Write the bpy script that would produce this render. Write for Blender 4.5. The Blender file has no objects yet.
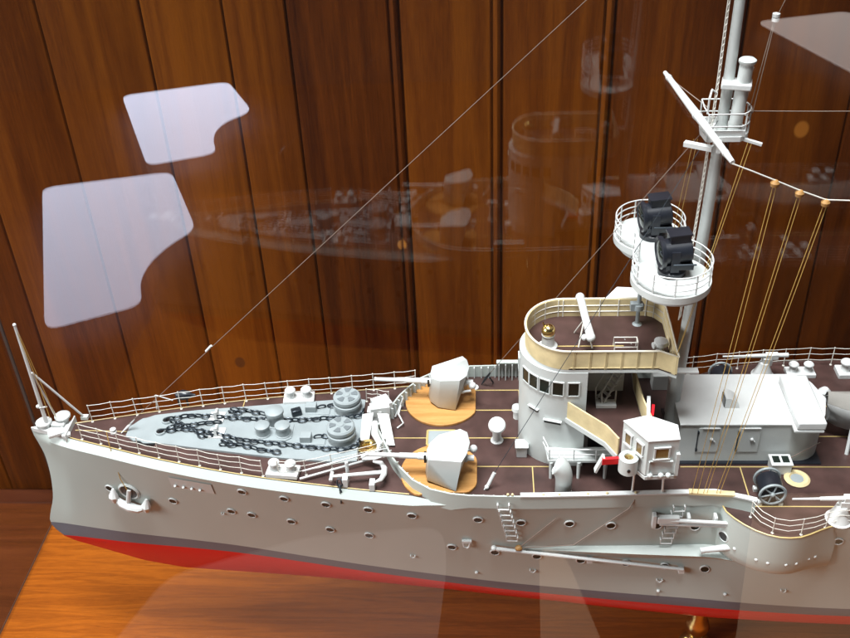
import bpy, bmesh, math, random
from mathutils import Vector, Matrix, Euler
random.seed(7)
S = 0.01                       # every number below is in centimetres
C = bpy.context.scene.collection
PI = math.pi
WORLD = {}

# ------------------------------------------------------------------ materials
def new_mat(name):
    m = bpy.data.materials.new(name); m.use_nodes = True
    nt = m.node_tree; b = nt.nodes['Principled BSDF']
    return m, nt, b
def paint(name, col, rough=0.45, var=0.06, metal=0.0, scale=60, bump=0.0, spec=0.5):
    m, nt, b = new_mat(name)
    tc = nt.nodes.new('ShaderNodeTexCoord'); nz = nt.nodes.new('ShaderNodeTexNoise')
    nz.inputs['Scale'].default_value = scale; nz.inputs['Detail'].default_value = 6
    nt.links.new(tc.outputs['Object'], nz.inputs['Vector'])
    mr = nt.nodes.new('ShaderNodeMapRange')
    mr.inputs['From Min'].default_value = .3; mr.inputs['From Max'].default_value = .7
    mr.inputs['To Min'].default_value = 1-var; mr.inputs['To Max'].default_value = 1+var
    nt.links.new(nz.outputs['Fac'], mr.inputs['Value'])
    mx = nt.nodes.new('ShaderNodeVectorMath'); mx.operation = 'SCALE'
    mx.inputs[0].default_value = col
    nt.links.new(mr.outputs['Result'], mx.inputs['Scale'])
    nt.links.new(mx.outputs['Vector'], b.inputs['Base Color'])
    rr = nt.nodes.new('ShaderNodeMapRange')
    rr.inputs['To Min'].default_value = max(.03, rough-.1); rr.inputs['To Max'].default_value = rough+.1
    nt.links.new(nz.outputs['Fac'], rr.inputs['Value'])
    nt.links.new(rr.outputs['Result'], b.inputs['Roughness'])
    b.inputs['Metallic'].default_value = metal
    b.inputs['Specular IOR Level'].default_value = spec
    if bump:
        bp = nt.nodes.new('ShaderNodeBump'); bp.inputs['Strength'].default_value = bump; bp.inputs['Distance'].default_value = .0006
        nt.links.new(nz.outputs['Fac'], bp.inputs['Height']); nt.links.new(bp.outputs['Normal'], b.inputs['Normal'])
    return m

def wood(name, ramp, stretch, rough=.35, ring=3.0, tint=True, knots=(), fine=220, coat=.0, a=.38, f=.45, spec=.25):
    m, nt, b = new_mat(name); N = nt.nodes.new; L = nt.links.new
    tc = N('ShaderNodeTexCoord')
    at = N('ShaderNodeAttribute'); at.attribute_name = 'tint'
    off = N('ShaderNodeVectorMath'); off.operation = 'MULTIPLY_ADD'
    cm = N('ShaderNodeCombineXYZ')
    for i in range(3): L(at.outputs['Fac'], cm.inputs[i])
    off.inputs[1].default_value = (7.3, 3.1, 5.7)
    L(cm.outputs[0], off.inputs[0]); L(tc.outputs['Object'], off.inputs[2])
    mp = N('ShaderNodeMapping'); mp.inputs['Scale'].default_value = stretch
    L(off.outputs['Vector'], mp.inputs['Vector'])
    n1 = N('ShaderNodeTexNoise'); n1.inputs['Scale'].default_value = ring; n1.inputs['Detail'].default_value = 3; n1.inputs['Distortion'].default_value = .6
    L(mp.outputs[0], n1.inputs['Vector'])
    fr = N('ShaderNodeMath'); fr.operation = 'MULTIPLY'; fr.inputs[1].default_value = 9.0
    L(n1.outputs['Fac'], fr.inputs[0])
    pp = N('ShaderNodeMath'); pp.operation = 'PINGPONG'; pp.inputs[1].default_value = 1.0
    L(fr.outputs[0], pp.inputs[0])
    n2 = N('ShaderNodeTexNoise'); n2.inputs['Scale'].default_value = fine; n2.inputs['Detail'].default_value = 8; n2.inputs['Roughness'].default_value = .65
    L(mp.outputs[0], n2.inputs['Vector'])
    n3 = N('ShaderNodeTexNoise'); n3.inputs['Scale'].default_value = 1.2; n3.inputs['Detail'].default_value = 3
    L(off.outputs['Vector'], n3.inputs['Vector'])
    a1 = N('ShaderNodeMath'); a1.operation = 'MULTIPLY_ADD'; a1.inputs[1].default_value = a
    L(pp.outputs[0], a1.inputs[0])
    a2 = N('ShaderNodeMath'); a2.operation = 'MULTIPLY_ADD'; a2.inputs[1].default_value = f; a2.inputs[2].default_value = .17-f*.6
    L(n2.outputs['Fac'], a2.inputs[0]); L(a2.outputs[0], a1.inputs[2])
    a3 = N('ShaderNodeMath'); a3.operation = 'MULTIPLY_ADD'; a3.inputs[1].default_value = .62
    L(at.outputs['Fac'], a3.inputs[0]); L(a1.outputs[0], a3.inputs[2])
    a4 = N('ShaderNodeMath'); a4.operation = 'MULTIPLY_ADD'; a4.inputs[1].default_value = .35
    L(n3.outputs['Fac'], a4.inputs[0]); L(a3.outputs[0], a4.inputs[2])
    cr = N('ShaderNodeValToRGB'); el = cr.color_ramp.elements
    el[0].position = .25; el[0].color = (*ramp[0], 1); el[1].position = 1.05 if False else 1.0; el[1].color = (*ramp[2], 1)
    e = el.new(.6); e.color = (*ramp[1], 1)
    L(a4.outputs[0], cr.inputs['Fac'])
    col = cr.outputs['Color']
    for (p, r, kc) in knots:
        d = N('ShaderNodeVectorMath'); d.operation = 'MULTIPLY_ADD'
        d.inputs[1].default_value = (1, 0, .8); d.inputs[2].default_value = (-p[0]*S, 0, -p[1]*S*.8)
        L(tc.outputs['Object'], d.inputs[0])
        ln = N('ShaderNodeVectorMath'); ln.operation = 'LENGTH'; L(d.outputs[0], ln.inputs[0])
        ms = N('ShaderNodeMapRange'); ms.interpolation_type = 'SMOOTHSTEP'
        ms.inputs['From Min'].default_value = r*S*.7; ms.inputs['From Max'].default_value = r*S*1.15
        ms.inputs['To Min'].default_value = .85; ms.inputs['To Max'].default_value = 0
        L(ln.outputs['Value'], ms.inputs['Value'])
        mx = N('ShaderNodeMix'); mx.data_type = 'RGBA'
        L(ms.outputs[0], mx.inputs['Factor']); L(col, mx.inputs['A']); mx.inputs['B'].default_value = (*kc, 1)
        col = mx.outputs['Result']
    L(col, b.inputs['Base Color'])
    b.inputs['Roughness'].default_value = rough
    b.inputs['Coat Weight'].default_value = coat; b.inputs['Specular IOR Level'].default_value = spec; b.inputs['Coat Roughness'].default_value = .15
    bp = N('ShaderNodeBump'); bp.inputs['Strength'].default_value = .25; bp.inputs['Distance'].default_value = .001
    L(a1.outputs[0], bp.inputs['Height']); L(bp.outputs['Normal'], b.inputs['Normal'])
    return m

def glass_mat(name, base=.04, tint=(1, 1, 1)):
    m, nt, b = new_mat(name); N = nt.nodes.new; L = nt.links.new
    nt.nodes.remove(b)
    lw = N('ShaderNodeLayerWeight'); lw.inputs['Blend'].default_value = .5
    pw = N('ShaderNodeMath'); pw.operation = 'POWER'; pw.inputs[1].default_value = 5
    L(lw.outputs['Facing'], pw.inputs[0])
    ma = N('ShaderNodeMath'); ma.operation = 'MULTIPLY_ADD'; ma.inputs[1].default_value = 1-base; ma.inputs[2].default_value = base
    L(pw.outputs[0], ma.inputs[0])
    tr = N('ShaderNodeBsdfTransparent'); tr.inputs['Color'].default_value = (*tint, 1)
    gl = N('ShaderNodeBsdfGlossy'); gl.inputs['Roughness'].default_value = 0.0
    mx = N('ShaderNodeMixShader'); L(ma.outputs[0], mx.inputs['Fac']); L(tr.outputs[0], mx.inputs[1]); L(gl.outputs[0], mx.inputs[2])
    L(mx.outputs[0], nt.nodes['Material Output'].inputs['Surface'])
    return m
def emit_mat(name, col, k):
    m, nt, b = new_mat(name)
    b.inputs['Base Color'].default_value = (.8, .8, .8, 1)
    b.inputs['Emission Color'].default_value = (*col, 1); b.inputs['Emission Strength'].default_value = k
    return m

def hull_mat():
    m, nt, b = new_mat('hull_paint'); N = nt.nodes.new; L = nt.links.new
    tc = N('ShaderNodeTexCoord'); sp = N('ShaderNodeSeparateXYZ'); L(tc.outputs['Object'], sp.inputs[0])
    nz = N('ShaderNodeTexNoise'); nz.inputs['Scale'].default_value = 9; nz.inputs['Detail'].default_value = 8; L(tc.outputs['Object'], nz.inputs['Vector'])
    r1 = N('ShaderNodeMath'); r1.operation = 'GREATER_THAN'; r1.inputs[1].default_value = (17-8.2)*S
    r2 = N('ShaderNodeMath'); r2.operation = 'GREATER_THAN'; r2.inputs[1].default_value = (18.25-8.2)*S
    bx = N('ShaderNodeMapRange'); bx.inputs['From Min'].default_value = -46*S; bx.inputs['From Max'].default_value = -18*S
    bx.inputs['To Min'].default_value = (18.9-8.2)*S; bx.inputs['To Max'].default_value = (18.2-8.2)*S
    L(sp.outputs['X'], bx.inputs['Value']); L(bx.outputs[0], r2.inputs[1])
    L(sp.outputs['Z'], r1.inputs[0]); L(sp.outputs['Z'], r2.inputs[0])
    m1 = N('ShaderNodeMix'); m1.data_type = 'RGBA'; m1.inputs['A'].default_value = (.62, .006, .010, 1); m1.inputs['B'].default_value = (.135, .14, .165, 1)
    L(r1.outputs[0], m1.inputs['Factor'])
    m2 = N('ShaderNodeMix'); m2.data_type = 'RGBA'; m2.inputs['B'].default_value = (.42, .465, .435, 1)
    L(r2.outputs[0], m2.inputs['Factor']); L(m1.outputs['Result'], m2.inputs['A'])
    mr = N('ShaderNodeMapRange'); mr.inputs['From Min'].default_value = .3; mr.inputs['From Max'].default_value = .7
    mr.inputs['To Min'].default_value = .95; mr.inputs['To Max'].default_value = 1.05
    L(nz.outputs['Fac'], mr.inputs['Value'])
    sc = N('ShaderNodeVectorMath'); sc.operation = 'SCALE'; L(m2.outputs['Result'], sc.inputs[0]); L(mr.outputs[0], sc.inputs['Scale'])
    L(sc.outputs[0], b.inputs['Base Color'])
    b.inputs['Roughness'].default_value = .36; b.inputs['Specular IOR Level'].default_value = .3
    nz2 = N('ShaderNodeTexNoise'); nz2.inputs['Scale'].default_value = 25; L(tc.outputs['Object'], nz2.inputs['Vector'])
    bp = N('ShaderNodeBump'); bp.inputs['Strength'].default_value = .08; bp.inputs['Distance'].default_value = .002
    L(nz2.outputs['Fac'], bp.inputs['Height']); L(bp.outputs['Normal'], b.inputs['Normal'])
    return m

M = dict(
    grey=paint('ship_grey', (.52, .55, .535), .42, .04),
    hull=hull_mat(),
    white=paint('fitting_white', (.59, .605, .595), .4, .05),
    plate=paint('plate_blue_grey', (.262, .297, .305), .5, .06),
    deck=paint('deck_brown', (.054, .0265, .0225), .45, .35, scale=45, bump=.25),
    canvas=paint('canvas_cream', (.60, .49, .27), .8, .16, scale=70, bump=.6),
    strip=paint('brass_strip', (.50, .38, .15), .4, .08),
    brass=paint('polished_brass', (.78, .58, .24), .22, .1, 1.0),
    black=paint('black_enamel', (.012, .014, .02), .35, .1),
    dark=paint('dark_opening', (.012, .013, .014), .3, .1),
    chain=paint('chain_steel', (.035, .045, .055), .35, .2, .5),
    red=paint('signal_red', (.55, .012, .02), .4, .05),
    line=paint('rope_tan', (.42, .26, .06), .8, .1),
    wire=paint('wire_grey', (.20, .15, .12), .6, .1),
    rail=paint('rail_wire', (.66, .64, .58), .45, .08),
    amber=paint('amber_wood_bead', (.36, .19, .06), .5, .1),
    seal=paint('pane_seal', (.06, .05, .045), .4, .1),
    pane_dark=paint('window_dark', (.012, .018, .014), .15, .1, spec=.25),
    pane_amber=paint('window_brown', (.20, .13, .05), .15, .2),
    boat=paint('boat_grey', (.30, .30, .29), .5, .06),
    glass=glass_mat('clear_glass'),
    lamp=emit_mat('lit_panel', (.70, .78, 1.0), 3.1),
    lamp_dim=emit_mat('lit_panel_dim', (1.0, .88, .82), .7),
    glare_amber=emit_mat('glare_glow_amber', (1.0, .62, .30), .62),  # glow for the added panels that make the amber glare
    glare_faint=emit_mat('glare_glow_faint', (1.0, .93, .82), .2),  # weak glow for the added panel that makes the forward haze
    ceiling=paint('ceiling_plaster', (.04, .04, .045), .9, .05, scale=3),
)
M['oak'] = wood('gun_platform_wood', [(.40, .185, .05), (.56, .30, .105), (.68, .42, .18)], (4, 45, 4), .45, 2.0, fine=60, a=.2, f=.4)
M['wall'] = wood('pine_panelling', [(.030, .0056, .0005), (.100, .0232, .0014), (.205, .057, .0034)], (10, 10, .45), .5, 2.2,
                 knots=[((-9.5, 37), .55, (.42, .17, .03)), ((33.4, 50.5), .8, (.40, .14, .02)), ((-31, 20), .7, (.06, .02, .008)), ((46, 42), .7, (.05, .02, .01))], fine=75, a=.24, f=.55, spec=.12)
M['base'] = wood('case_base_wood', [(.19, .044, .0035), (.35, .092, .007), (.50, .165, .018)], (2.0, 34, 9), .3, 2.2, fine=34, a=.2, f=.6, spec=.3)
M['table'] = wood('table_wood', [(.035, .009, .004), (.075, .02, .008), (.12, .035, .012)], (.7, 9, 9), .3, 1.6, fine=70)

# ------------------------------------------------------------------ mesh helpers
def V(*a): return Vector(a)
class MB:
    def __init__(s): s.v = []; s.f = []; s.t = []; s.tint = 0.0
    def add(s, vs, fs):
        o = len(s.v); s.v += [Vector(v) for v in vs]; s.f += [[i+o for i in f] for f in fs]; s.t += [s.tint]*len(fs)
        return s
    def box(s, c, d, rot=(0, 0, 0)):
        R = Euler(rot).to_matrix(); h = Vector(d)/2; vs = []
        for z in (-1, 1):
            for y in (-1, 1):
                for x in (-1, 1): vs.append(Vector(c)+R @ Vector((x*h.x, y*h.y, z*h.z)))
        return s.add(vs, [(0, 2, 3, 1), (4, 5, 7, 6), (0, 1, 5, 4), (1, 3, 7, 5), (3, 2, 6, 7), (2, 0, 4, 6)])
    def prism(s, poly, z0, z1):
        n = len(poly)
        a = sum(poly[i][0]*poly[(i+1) % n][1]-poly[(i+1) % n][0]*poly[i][1] for i in range(n))
        if a < 0: poly = poly[::-1]
        f0 = z0 if callable(z0) else (lambda x: z0); f1 = z1 if callable(z1) else (lambda x: z1)
        vs = [(x, y, f0(x)) for x, y in poly]+[(x, y, f1(x)) for x, y in poly]
        fs = [tuple(range(n))[::-1], tuple(range(n, 2*n))]+[(i, (i+1) % n, n+(i+1) % n, n+i) for i in range(n)]
        return s.add(vs, fs)
    def tube(s, pts, r, n=8, closed=False, caps=True):
        pts = [Vector(p) for p in pts]; k = len(pts); rs = r if isinstance(r, (list, tuple)) else [r]*k
        vs = []; up = None
        for i, p in enumerate(pts):
            if closed: t = pts[(i+1) % k]-pts[i-1]
            else: t = pts[min(i+1, k-1)]-pts[max(i-1, 0)]
            t.normalize()
            if up is None:
                up = Vector((0, 0, 1)) if abs(t.z) < .9 else Vector((1, 0, 0))
            a = up-t*up.dot(t)
            if a.length < 1e-5: a = t.orthogonal()
            a.normalize(); up = a; b = t.cross(a)
            for j in range(n):
                an = 2*PI*j/n; vs.append(p+(a*math.cos(an)+b*math.sin(an))*rs[i])
        fs = []
        for i in range(k if closed else k-1):
            for j in range(n):
                a, b = i*n+j, i*n+(j+1) % n; c, d = ((i+1) % k)*n+(j+1) % n, ((i+1) % k)*n+j
                fs.append((a, b, c, d))
        if caps and not closed: fs += [tuple(range(n))[::-1], tuple(range((k-1)*n, k*n))]
        return s.add(vs, fs)
    def lathe(s, prof, c=(0, 0, 0), n=24, axis='z', a0=0, rot=None):
        vs = []; fs = []; k = len(prof)
        R = rot.to_matrix() if rot else None
        for (r, h) in prof:
            for j in range(n):
                an = a0+2*PI*j/n; x, y = r*math.cos(an), r*math.sin(an)
                p = {'z': V(x, y, h), 'y': V(x, h, -y), 'x': V(h, x, y)}[axis]
                if R: p = R @ p
                vs.append(Vector(c)+p)
        for i in range(k-1):
            for j in range(n): fs.append((i*n+j, i*n+(j+1) % n, (i+1)*n+(j+1) % n, (i+1)*n+j))
        if prof[0][0] > 1e-4: fs.append(tuple(range(n))[::-1])
        if prof[-1][0] > 1e-4: fs.append(tuple(range((k-1)*n, k*n)))
        return s.add(vs, fs)
    def grid(s, rows, closed=False):
        n = len(rows[0]); vs = [p for r in rows for p in r]; fs = []
        for i in range(len(rows)-1):
            for j in range(n if closed else n-1):
                fs.append((i*n+j, i*n+(j+1) % n, (i+1)*n+(j+1) % n, (i+1)*n+j))
        return s.add(vs, fs)
    def wall(s, path, z0, z1, th):
        # upright strip along a plan path; th = thickness (outwards to the left of the path)
        P = [Vector((p[0], p[1])) for p in path]; n = len(P); rows = []
        zz0 = z0 if isinstance(z0, (list, tuple)) else [z0]*n; zz1 = z1 if isinstance(z1, (list, tuple)) else [z1]*n
        for i, p in enumerate(P):
            t = (P[min(i+1, n-1)]-P[max(i-1, 0)]).normalized(); q = p+Vector((-t.y, t.x))*th
            rows.append([V(p.x, p.y, zz0[i]), V(p.x, p.y, zz1[i]), V(q.x, q.y, zz1[i]), V(q.x, q.y, zz0[i])])
        o = len(s.v); s.grid(rows, True)
        return s.add([rows[0][k] for k in range(4)]+[rows[-1][k] for k in range(4)], [(0, 1, 2, 3), (7, 6, 5, 4)])
    def sphere(s, c, r, n=16, sq=(1, 1, 1)):
        prof = [(math.sin(PI*i/10)*r if 0 < i < 10 else .0001, -math.cos(PI*i/10)*r) for i in range(11)]
        o = len(s.v); s.lathe(prof, (0, 0, 0), n)
        for i in range(o, len(s.v)):
            p = s.v[i]; s.v[i] = V(p.x*sq[0], p.y*sq[1], p.z*sq[2])+Vector(c)
        return s
    def build(s, name, mat, parent=None, loc=None, smooth=True, bev=0, ang=35, recalc=True):
        me = bpy.data.meshes.new(name)
        org = Vector(loc) if loc is not None else (WORLD[parent] if parent else V(0, 0, 0))
        base = V(0, 0, 0) if loc is not None else org
        me.from_pydata([tuple((v-base)*S) for v in s.v], [], s.f)
        a = me.attributes.new('tint', 'FLOAT', 'FACE')
        for i, t in enumerate(s.t): a.data[i].value = t
        if recalc:
            bm = bmesh.new(); bm.from_mesh(me); bmesh.ops.remove_doubles(bm, verts=bm.verts, dist=1e-6)
            bmesh.ops.recalc_face_normals(bm, faces=bm.faces); bm.to_mesh(me); bm.free()
        me.materials.append(M[mat] if isinstance(mat, str) else mat)
        if smooth:
            for p in me.polygons: p.use_smooth = True
            me.set_sharp_from_angle(angle=math.radians(ang))
        o = bpy.data.objects.new(name, me); C.objects.link(o)
        WORLD[o] = org
        if parent: o.parent = parent; o.location = (org-WORLD[parent])*S
        else: o.location = org*S
        if bev:
            b = o.modifiers.new('bevel', 'BEVEL'); b.width = bev*S; b.segments = 2; b.limit_method = 'ANGLE'; b.angle_limit = math.radians(40)
        return o
def empty(name, loc, parent=None):
    o = bpy.data.objects.new(name, None); C.objects.link(o); o.empty_display_size = .02
    WORLD[o] = Vector(loc)
    if parent: o.parent = parent; o.location = (WORLD[o]-WORLD[parent])*S
    else: o.location = WORLD[o]*S
    return o
def tag(o, label=None, cat=None, group=None, kind=None):
    if label: o['label'] = label
    if cat: o['category'] = cat
    if group: o['group'] = group
    if kind: o['kind'] = kind
    return o
def dup(o, loc, parent, rot=(0, 0, 0), scale=None):
    c = o.copy(); C.objects.link(c); c.parent = parent
    WORLD[c] = Vector(loc); c.location = (Vector(loc)-WORLD[parent])*S; c.rotation_euler = rot
    if scale: c.scale = scale
    for ch in o.children:
        d = ch.copy(); C.objects.link(d); d.parent = c
    return c
def arc(cx, cy, r, a0, a1, n):
    return [(cx+r*math.cos(math.radians(a0+(a1-a0)*i/n)), cy+r*math.sin(math.radians(a0+(a1-a0)*i/n))) for i in range(n+1)]
def line(a, b, n=2, sag=0.0):
    a, b = Vector(a), Vector(b)
    return [a.lerp(b, i/n)-V(0, 0, sag*4*(i/n)*(1-i/n)) for i in range(n+1)]

# ------------------------------------------------------------------ hull form
YC = 72.7
def lerp(tab, x):
    if x <= tab[0][0]: return tab[0][1]
    for (a, b), (c, d) in zip(tab, tab[1:]):
        if x <= c: return b+(d-b)*(x-a)/(c-a)
    return tab[-1][1]
def smooth(tab, x):
    n = len(tab)
    if x <= tab[0][0]: return tab[0][1]
    if x >= tab[-1][0]: return tab[-1][1]
    for i in range(n-1):
        if x <= tab[i+1][0]:
            x0, y0 = tab[i]; x1, y1 = tab[i+1]; h = x1-x0; t = (x-x0)/h
            m0 = (y1-tab[i-1][1])/(x1-tab[i-1][0]) if i > 0 else (y1-y0)/h
            m1 = (tab[i+2][1]-y0)/(tab[i+2][0]-x0) if i+2 < n else (y1-y0)/h
            return (2*t**3-3*t**2+1)*y0+(t**3-2*t**2+t)*h*m0+(-2*t**3+3*t**2)*y1+(t**3-t**2)*h*m1
STEM = [(17.0, -45.5), (17.6, -45.95), (18.4, -46.35), (19.2, -46.4), (20.7, -45.9), (22.2, -45.3), (23.6, -44.95), (25.8, -44.6), (28.5, -44.45), (30.3, -44.7), (31.9, -45.0)]
def stem(z): return smooth(STEM, z)
WL = [(-46, .08), (-44, .25), (-37.4, 1.15), (-31.5, 1.75), (-25.7, 2.45), (-18.1, 3.75), (-12, 4.85), (-4.7, 6.0), (2.3, 7.0), (9.2, 7.8), (14.8, 8.4), (24.8, 9.3), (33.4, 9.8), (45, 10), (62, 9.8), (78, 8.4), (90, 5.5), (98, 1.2), (100, .1)]
TOP = [(-45, .25), (-41, 1.7), (-37.5, 2.7), (-31, 4.5), (-23, 6.25), (-14, 7.65), (-6, 8.7), (-2, 9.3), (3, 9.5), (9, 9.35), (16, 9.1), (20.5, 9.0), (23, 9.9), (27, 11.1), (32, 11.7), (45, 11.8), (62, 11.2), (78, 10), (90, 7.6), (99, 3.5), (103, .3)]
KEEL = [(-46, 17.2), (-44.4, 16.1), (-42, 15.04), (-37.4, 13.0), (-33.2, 11.9), (-26, 11.2), (-15, 10.2), (-5, 9.6), (0, 9.2), (10, 8.2), (80, 8.2), (95, 11), (103, 20)]
def deckz(x): return 31+(1.0*((-10-x)/35.)**1.5 if x < -10 else 0)
def bevk(x): return 1.0 if x < -7 else max(0., (-3-x)/4) if x < -3 else 0.
def knz(x): return deckz(x)-.75*bevk(x)
def dk(x): return max(.1, smooth(TOP, x)-.6*bevk(x))
def half(x, z):
    w = smooth(WL, x); zk = knz(x)
    if z >= 17:
        t = min(1, max(0, (z-17)/(zk-17))); b = w+(smooth(TOP, x)-w)*t**1.15
        d = x-stem(min(z, 31.9))
        if d <= 0: return 0.02
        return b*(d/2.2)**.6 if d < 2.2 else b
    kz = lerp(KEEL, x); t = max(0, min(1, (17-z)/(17-kz)))
    return max(.02, w*(1-t**(1.35+.35*max(0, min(1, (x-8)/15.))))**.9)

# ================================================================== the ship
ship = empty('ship_model', (0, YC, 8.2))
tag(ship, 'grey model warship with red bottom, brown decks and cream bridge screens inside the glass case', 'model ship')

# hull shell
xs = [-46+149*(i/110.)**1.35 for i in range(111)]
hull = MB(); sides = []
for side in (-1, 1):
    rows = []
    for xn in xs:
        r = []
        kz = lerp(KEEL, xn)
        for k in range(9):
            z = kz+(17-kz)*(k/8.)**1.2
            r.append(V(xn, YC+side*half(xn, z-(1e-6 if k == 8 else 0)), z) if xn > -45.5 else V(-45.5, YC+side*.02, 17-.02*(8-k)))
        for k in range(1, 19):
            u = k/18.
            x = max(xn, -60)
            z = 17+(knz(max(xn, -45))-17)*u
            sx = stem(z); f = max(0, 1-(xn+46)/6.)
            x = xn*(1-f)+(sx+(xn+46)*.9)*f if f > 0 else xn
            r.append(V(x, YC+side*half(x, z), z))
        x = r[-1].x
        r.append(V(x, YC+side*dk(x)*(1 if x > -44 else .6), deckz(x)+.002))
        rows.append(r)
    if side == 1: rows = [list(reversed(r)) for r in rows]
    hull.grid(rows)
hull_o = hull.build('hull', 'hull', ship, ang=38)

# decks
dm = MB(); rows = []
for i in range(121):
    x = -44.3+146*(i/120.); h = dk(x)-.03; z = deckz(x)
    rows.append([V(x, YC-h, z), V(x, YC, z+.02), V(x, YC+h, z)])
dm.grid(rows)
deck = dm.build('deck', 'deck', ship)
# yellow strips on the deck
st = MB()
def strip(x0, x1, y, w=.10): st.box(((x0+x1)/2, y, 31.035), (x1-x0, w, .05))
def cross(x, y0, y1, w=.10): st.box((x, (y0+y1)/2, 31.04), (w, abs(y1-y0), .05))
strip(-9.0, 3.6, 72.42); strip(-7.5, 5.9, 68.45); strip(17.9, 36, 68.45); strip(36, 90, 68.45)
strip(-7.5, 3.9, 79.7); strip(-8.5, 3.5, 76.55, .1); strip(30.5, 60, 77); strip(31, 60, 72.6, .1)
strip(23.4, 60, 63.45); cross(3.4, 76.6, 79.7); cross(4.3, 63.3, 68.4); cross(23.3, 63.4, 68.4)
cross(5.2, 84, 79.7)
for sd in (-1, 1):
    P = [V(x, YC+sd*(dk(x)-.12), deckz(x)+.03) for x in [-43+1.5*i for i in range(25)]]
    st.tube(P, .055, 6)
st.tube([V(-40.5, YC, deckz(-40.5)+.03), V(-35, YC, deckz(-35)+.03)], .05, 6)
for x, s0, s1 in ((-24.6, 3.4, 5.6), (-31.2, 1, 2.6)):
    st.tube([V(x, YC+s0, deckz(x)+.03), V(x, YC+s1, deckz(x)+.03)], .05, 6)
st.build('deck_strip', 'strip', ship)
hf = MB()
for a, b in (((-5.65, 73.4), (-3.0, 73.4)), ((-5.65, 71.3), (-3.0, 71.3)), ((-5.65, 71.3), (-5.65, 73.4)), ((-3.0, 71.3), (-3.0, 73.4))):
    hf.tube([V(*a, 31.15), V(*b, 31.15)], .12, 4)
hfo = hf.build('hatch', 'strip', ship)
MB().box((-4.3, 72.35, 31.1), (2.6, 2.0, .16)).build('hatch_cover', 'plate', hfo)

# portholes (one built, the others copies)
def porthole_mesh():
    m = MB()
    m.lathe([(.47, .12), (.47, -.08), (.44, -.11), (.385, -.11), (.37, -.06), (.37, .1)], n=20, axis='y')
    return m
PORTS = [(-37.76, 25.94), (-31.0, 25.54), (-23, 29.4), (-24.96, 25.24), (-22.9, 25.1), (-18.9, 29.17), (-14.9, 29.0), (-18.9, 24.89), (-15.1, 24.32),
         (-10.9, 28.9), (-11.27, 24.15), (-6.84, 28.63), (-.77, 28.92), (-3.3, 23.68), (.77, 23.47), (3.11, 28.7), (7.48, 28.6), (11.22, 28.33), (15.33, 28.31),
         (18.74, 28.12), (4.72, 23.25), (8.83, 22.96), (13, 22.89), (16.6, 22.67), (20.27, 22.53), (30.52, 28.91)]
p0 = None
def hull_frame(x, z, sd=-1):
    e = .3; h = half(x, z)
    tx = V(2*e, sd*(half(x+e, z)-half(x-e, z)), 0).normalized(); tz = V(0, sd*(half(x, z+e)-half(x, z-e)), 2*e).normalized()
    n = tx.cross(tz).normalized()
    if n.y*sd < 0: n = -n
    return V(x, YC+sd*h, z), n
for (x, z) in PORTS:
    for sd in (-1, 1):
        p, n = hull_frame(x, z, sd)
        q = V(0, -1, 0).rotation_difference(n).to_euler()
        if p0 is None:
            p0 = porthole_mesh().build('porthole', 'white', ship, loc=p); p0.rotation_euler = q
            g = MB().lathe([(.375, .1), (.375, -.07)], n=20, axis='y'); 
            go = g.build('porthole_glass', 'pane_dark', p0, loc=p); go.location = (0, 0, 0)
        else: dup(p0, p, ship, q)

# bow cap, fairleads, jackstaff
bw = MB()
poly = [(-44.95, YC)]+[(x, YC-dk(x)-.15) for x in (-44.2, -43.2, -42.2, -41.1)]+[(x, YC+dk(x)+.15) for x in (-41.1, -42.2, -43.2, -44.2)]
bw.prism(poly, lambda x: deckz(x)-.25, lambda x: deckz(x)+.3)
bw.box((-42.0, 71.75, 32.35), (1.5, .9, .35), (0, 0, .5)); bw.box((-42.2, 73.0, 32.4), (1.3, .6, .3))
bw.wall([(-41.0, YC-1.5), (-41.0, YC+1.5)], 31.6, 32.5, -.15)
bo = bw.build('bow_plating', 'white', ship, bev=.06)
for c in ((-43.6, 73.0, 32.55), (-41.9, 73.7, 32.75)):
    m = MB().lathe([(.5, -.5), (.5, -.1), (.78, 0), (.78, .18), (.55, .36), (.0001, .42)], c, 20); m.build('fairlead', 'white', ship)
js = MB(); js.tube([V(-43.2, 72.75, 32.2), V(-43.05, 72.7, 44.6)], [.2, .13], 10)
js.tube([V(-42.95, 72.7, 39.1), V(-42.6, 73.7, 32.9)], .1, 8); js.tube([V(-42.95, 72.7, 39.1), V(-40.1, 74.5, 31.95)], .11, 8)
js.sphere((-43.05, 72.7, 44.65), .17, 10); js.box((-40.1, 74.5, 32.0), (.7, .5, .35)); js.box((-41.0, 71.7, 32.1), (.8, .5, .3), (0, 0, .4))
js.tube([V(-43.3, 72.5, 34.9), V(-42.7, 72.9, 34.7)], .1, 6); js.sphere((-43.4, 72.6, 35.0), .2, 8)
jo = js.build('jackstaff', 'white', ship)
MB().tube([V(-43.0, 72.65, 44.2), V(-42.6, 72.6, 38), V(-42.6, 72.6, 33.5)], .035, 5).tube([V(-43.0, 72.75, 44.3), V(-42.2, 73, 33.3)], .035, 5).build('halyard', 'line', jo)

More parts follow.
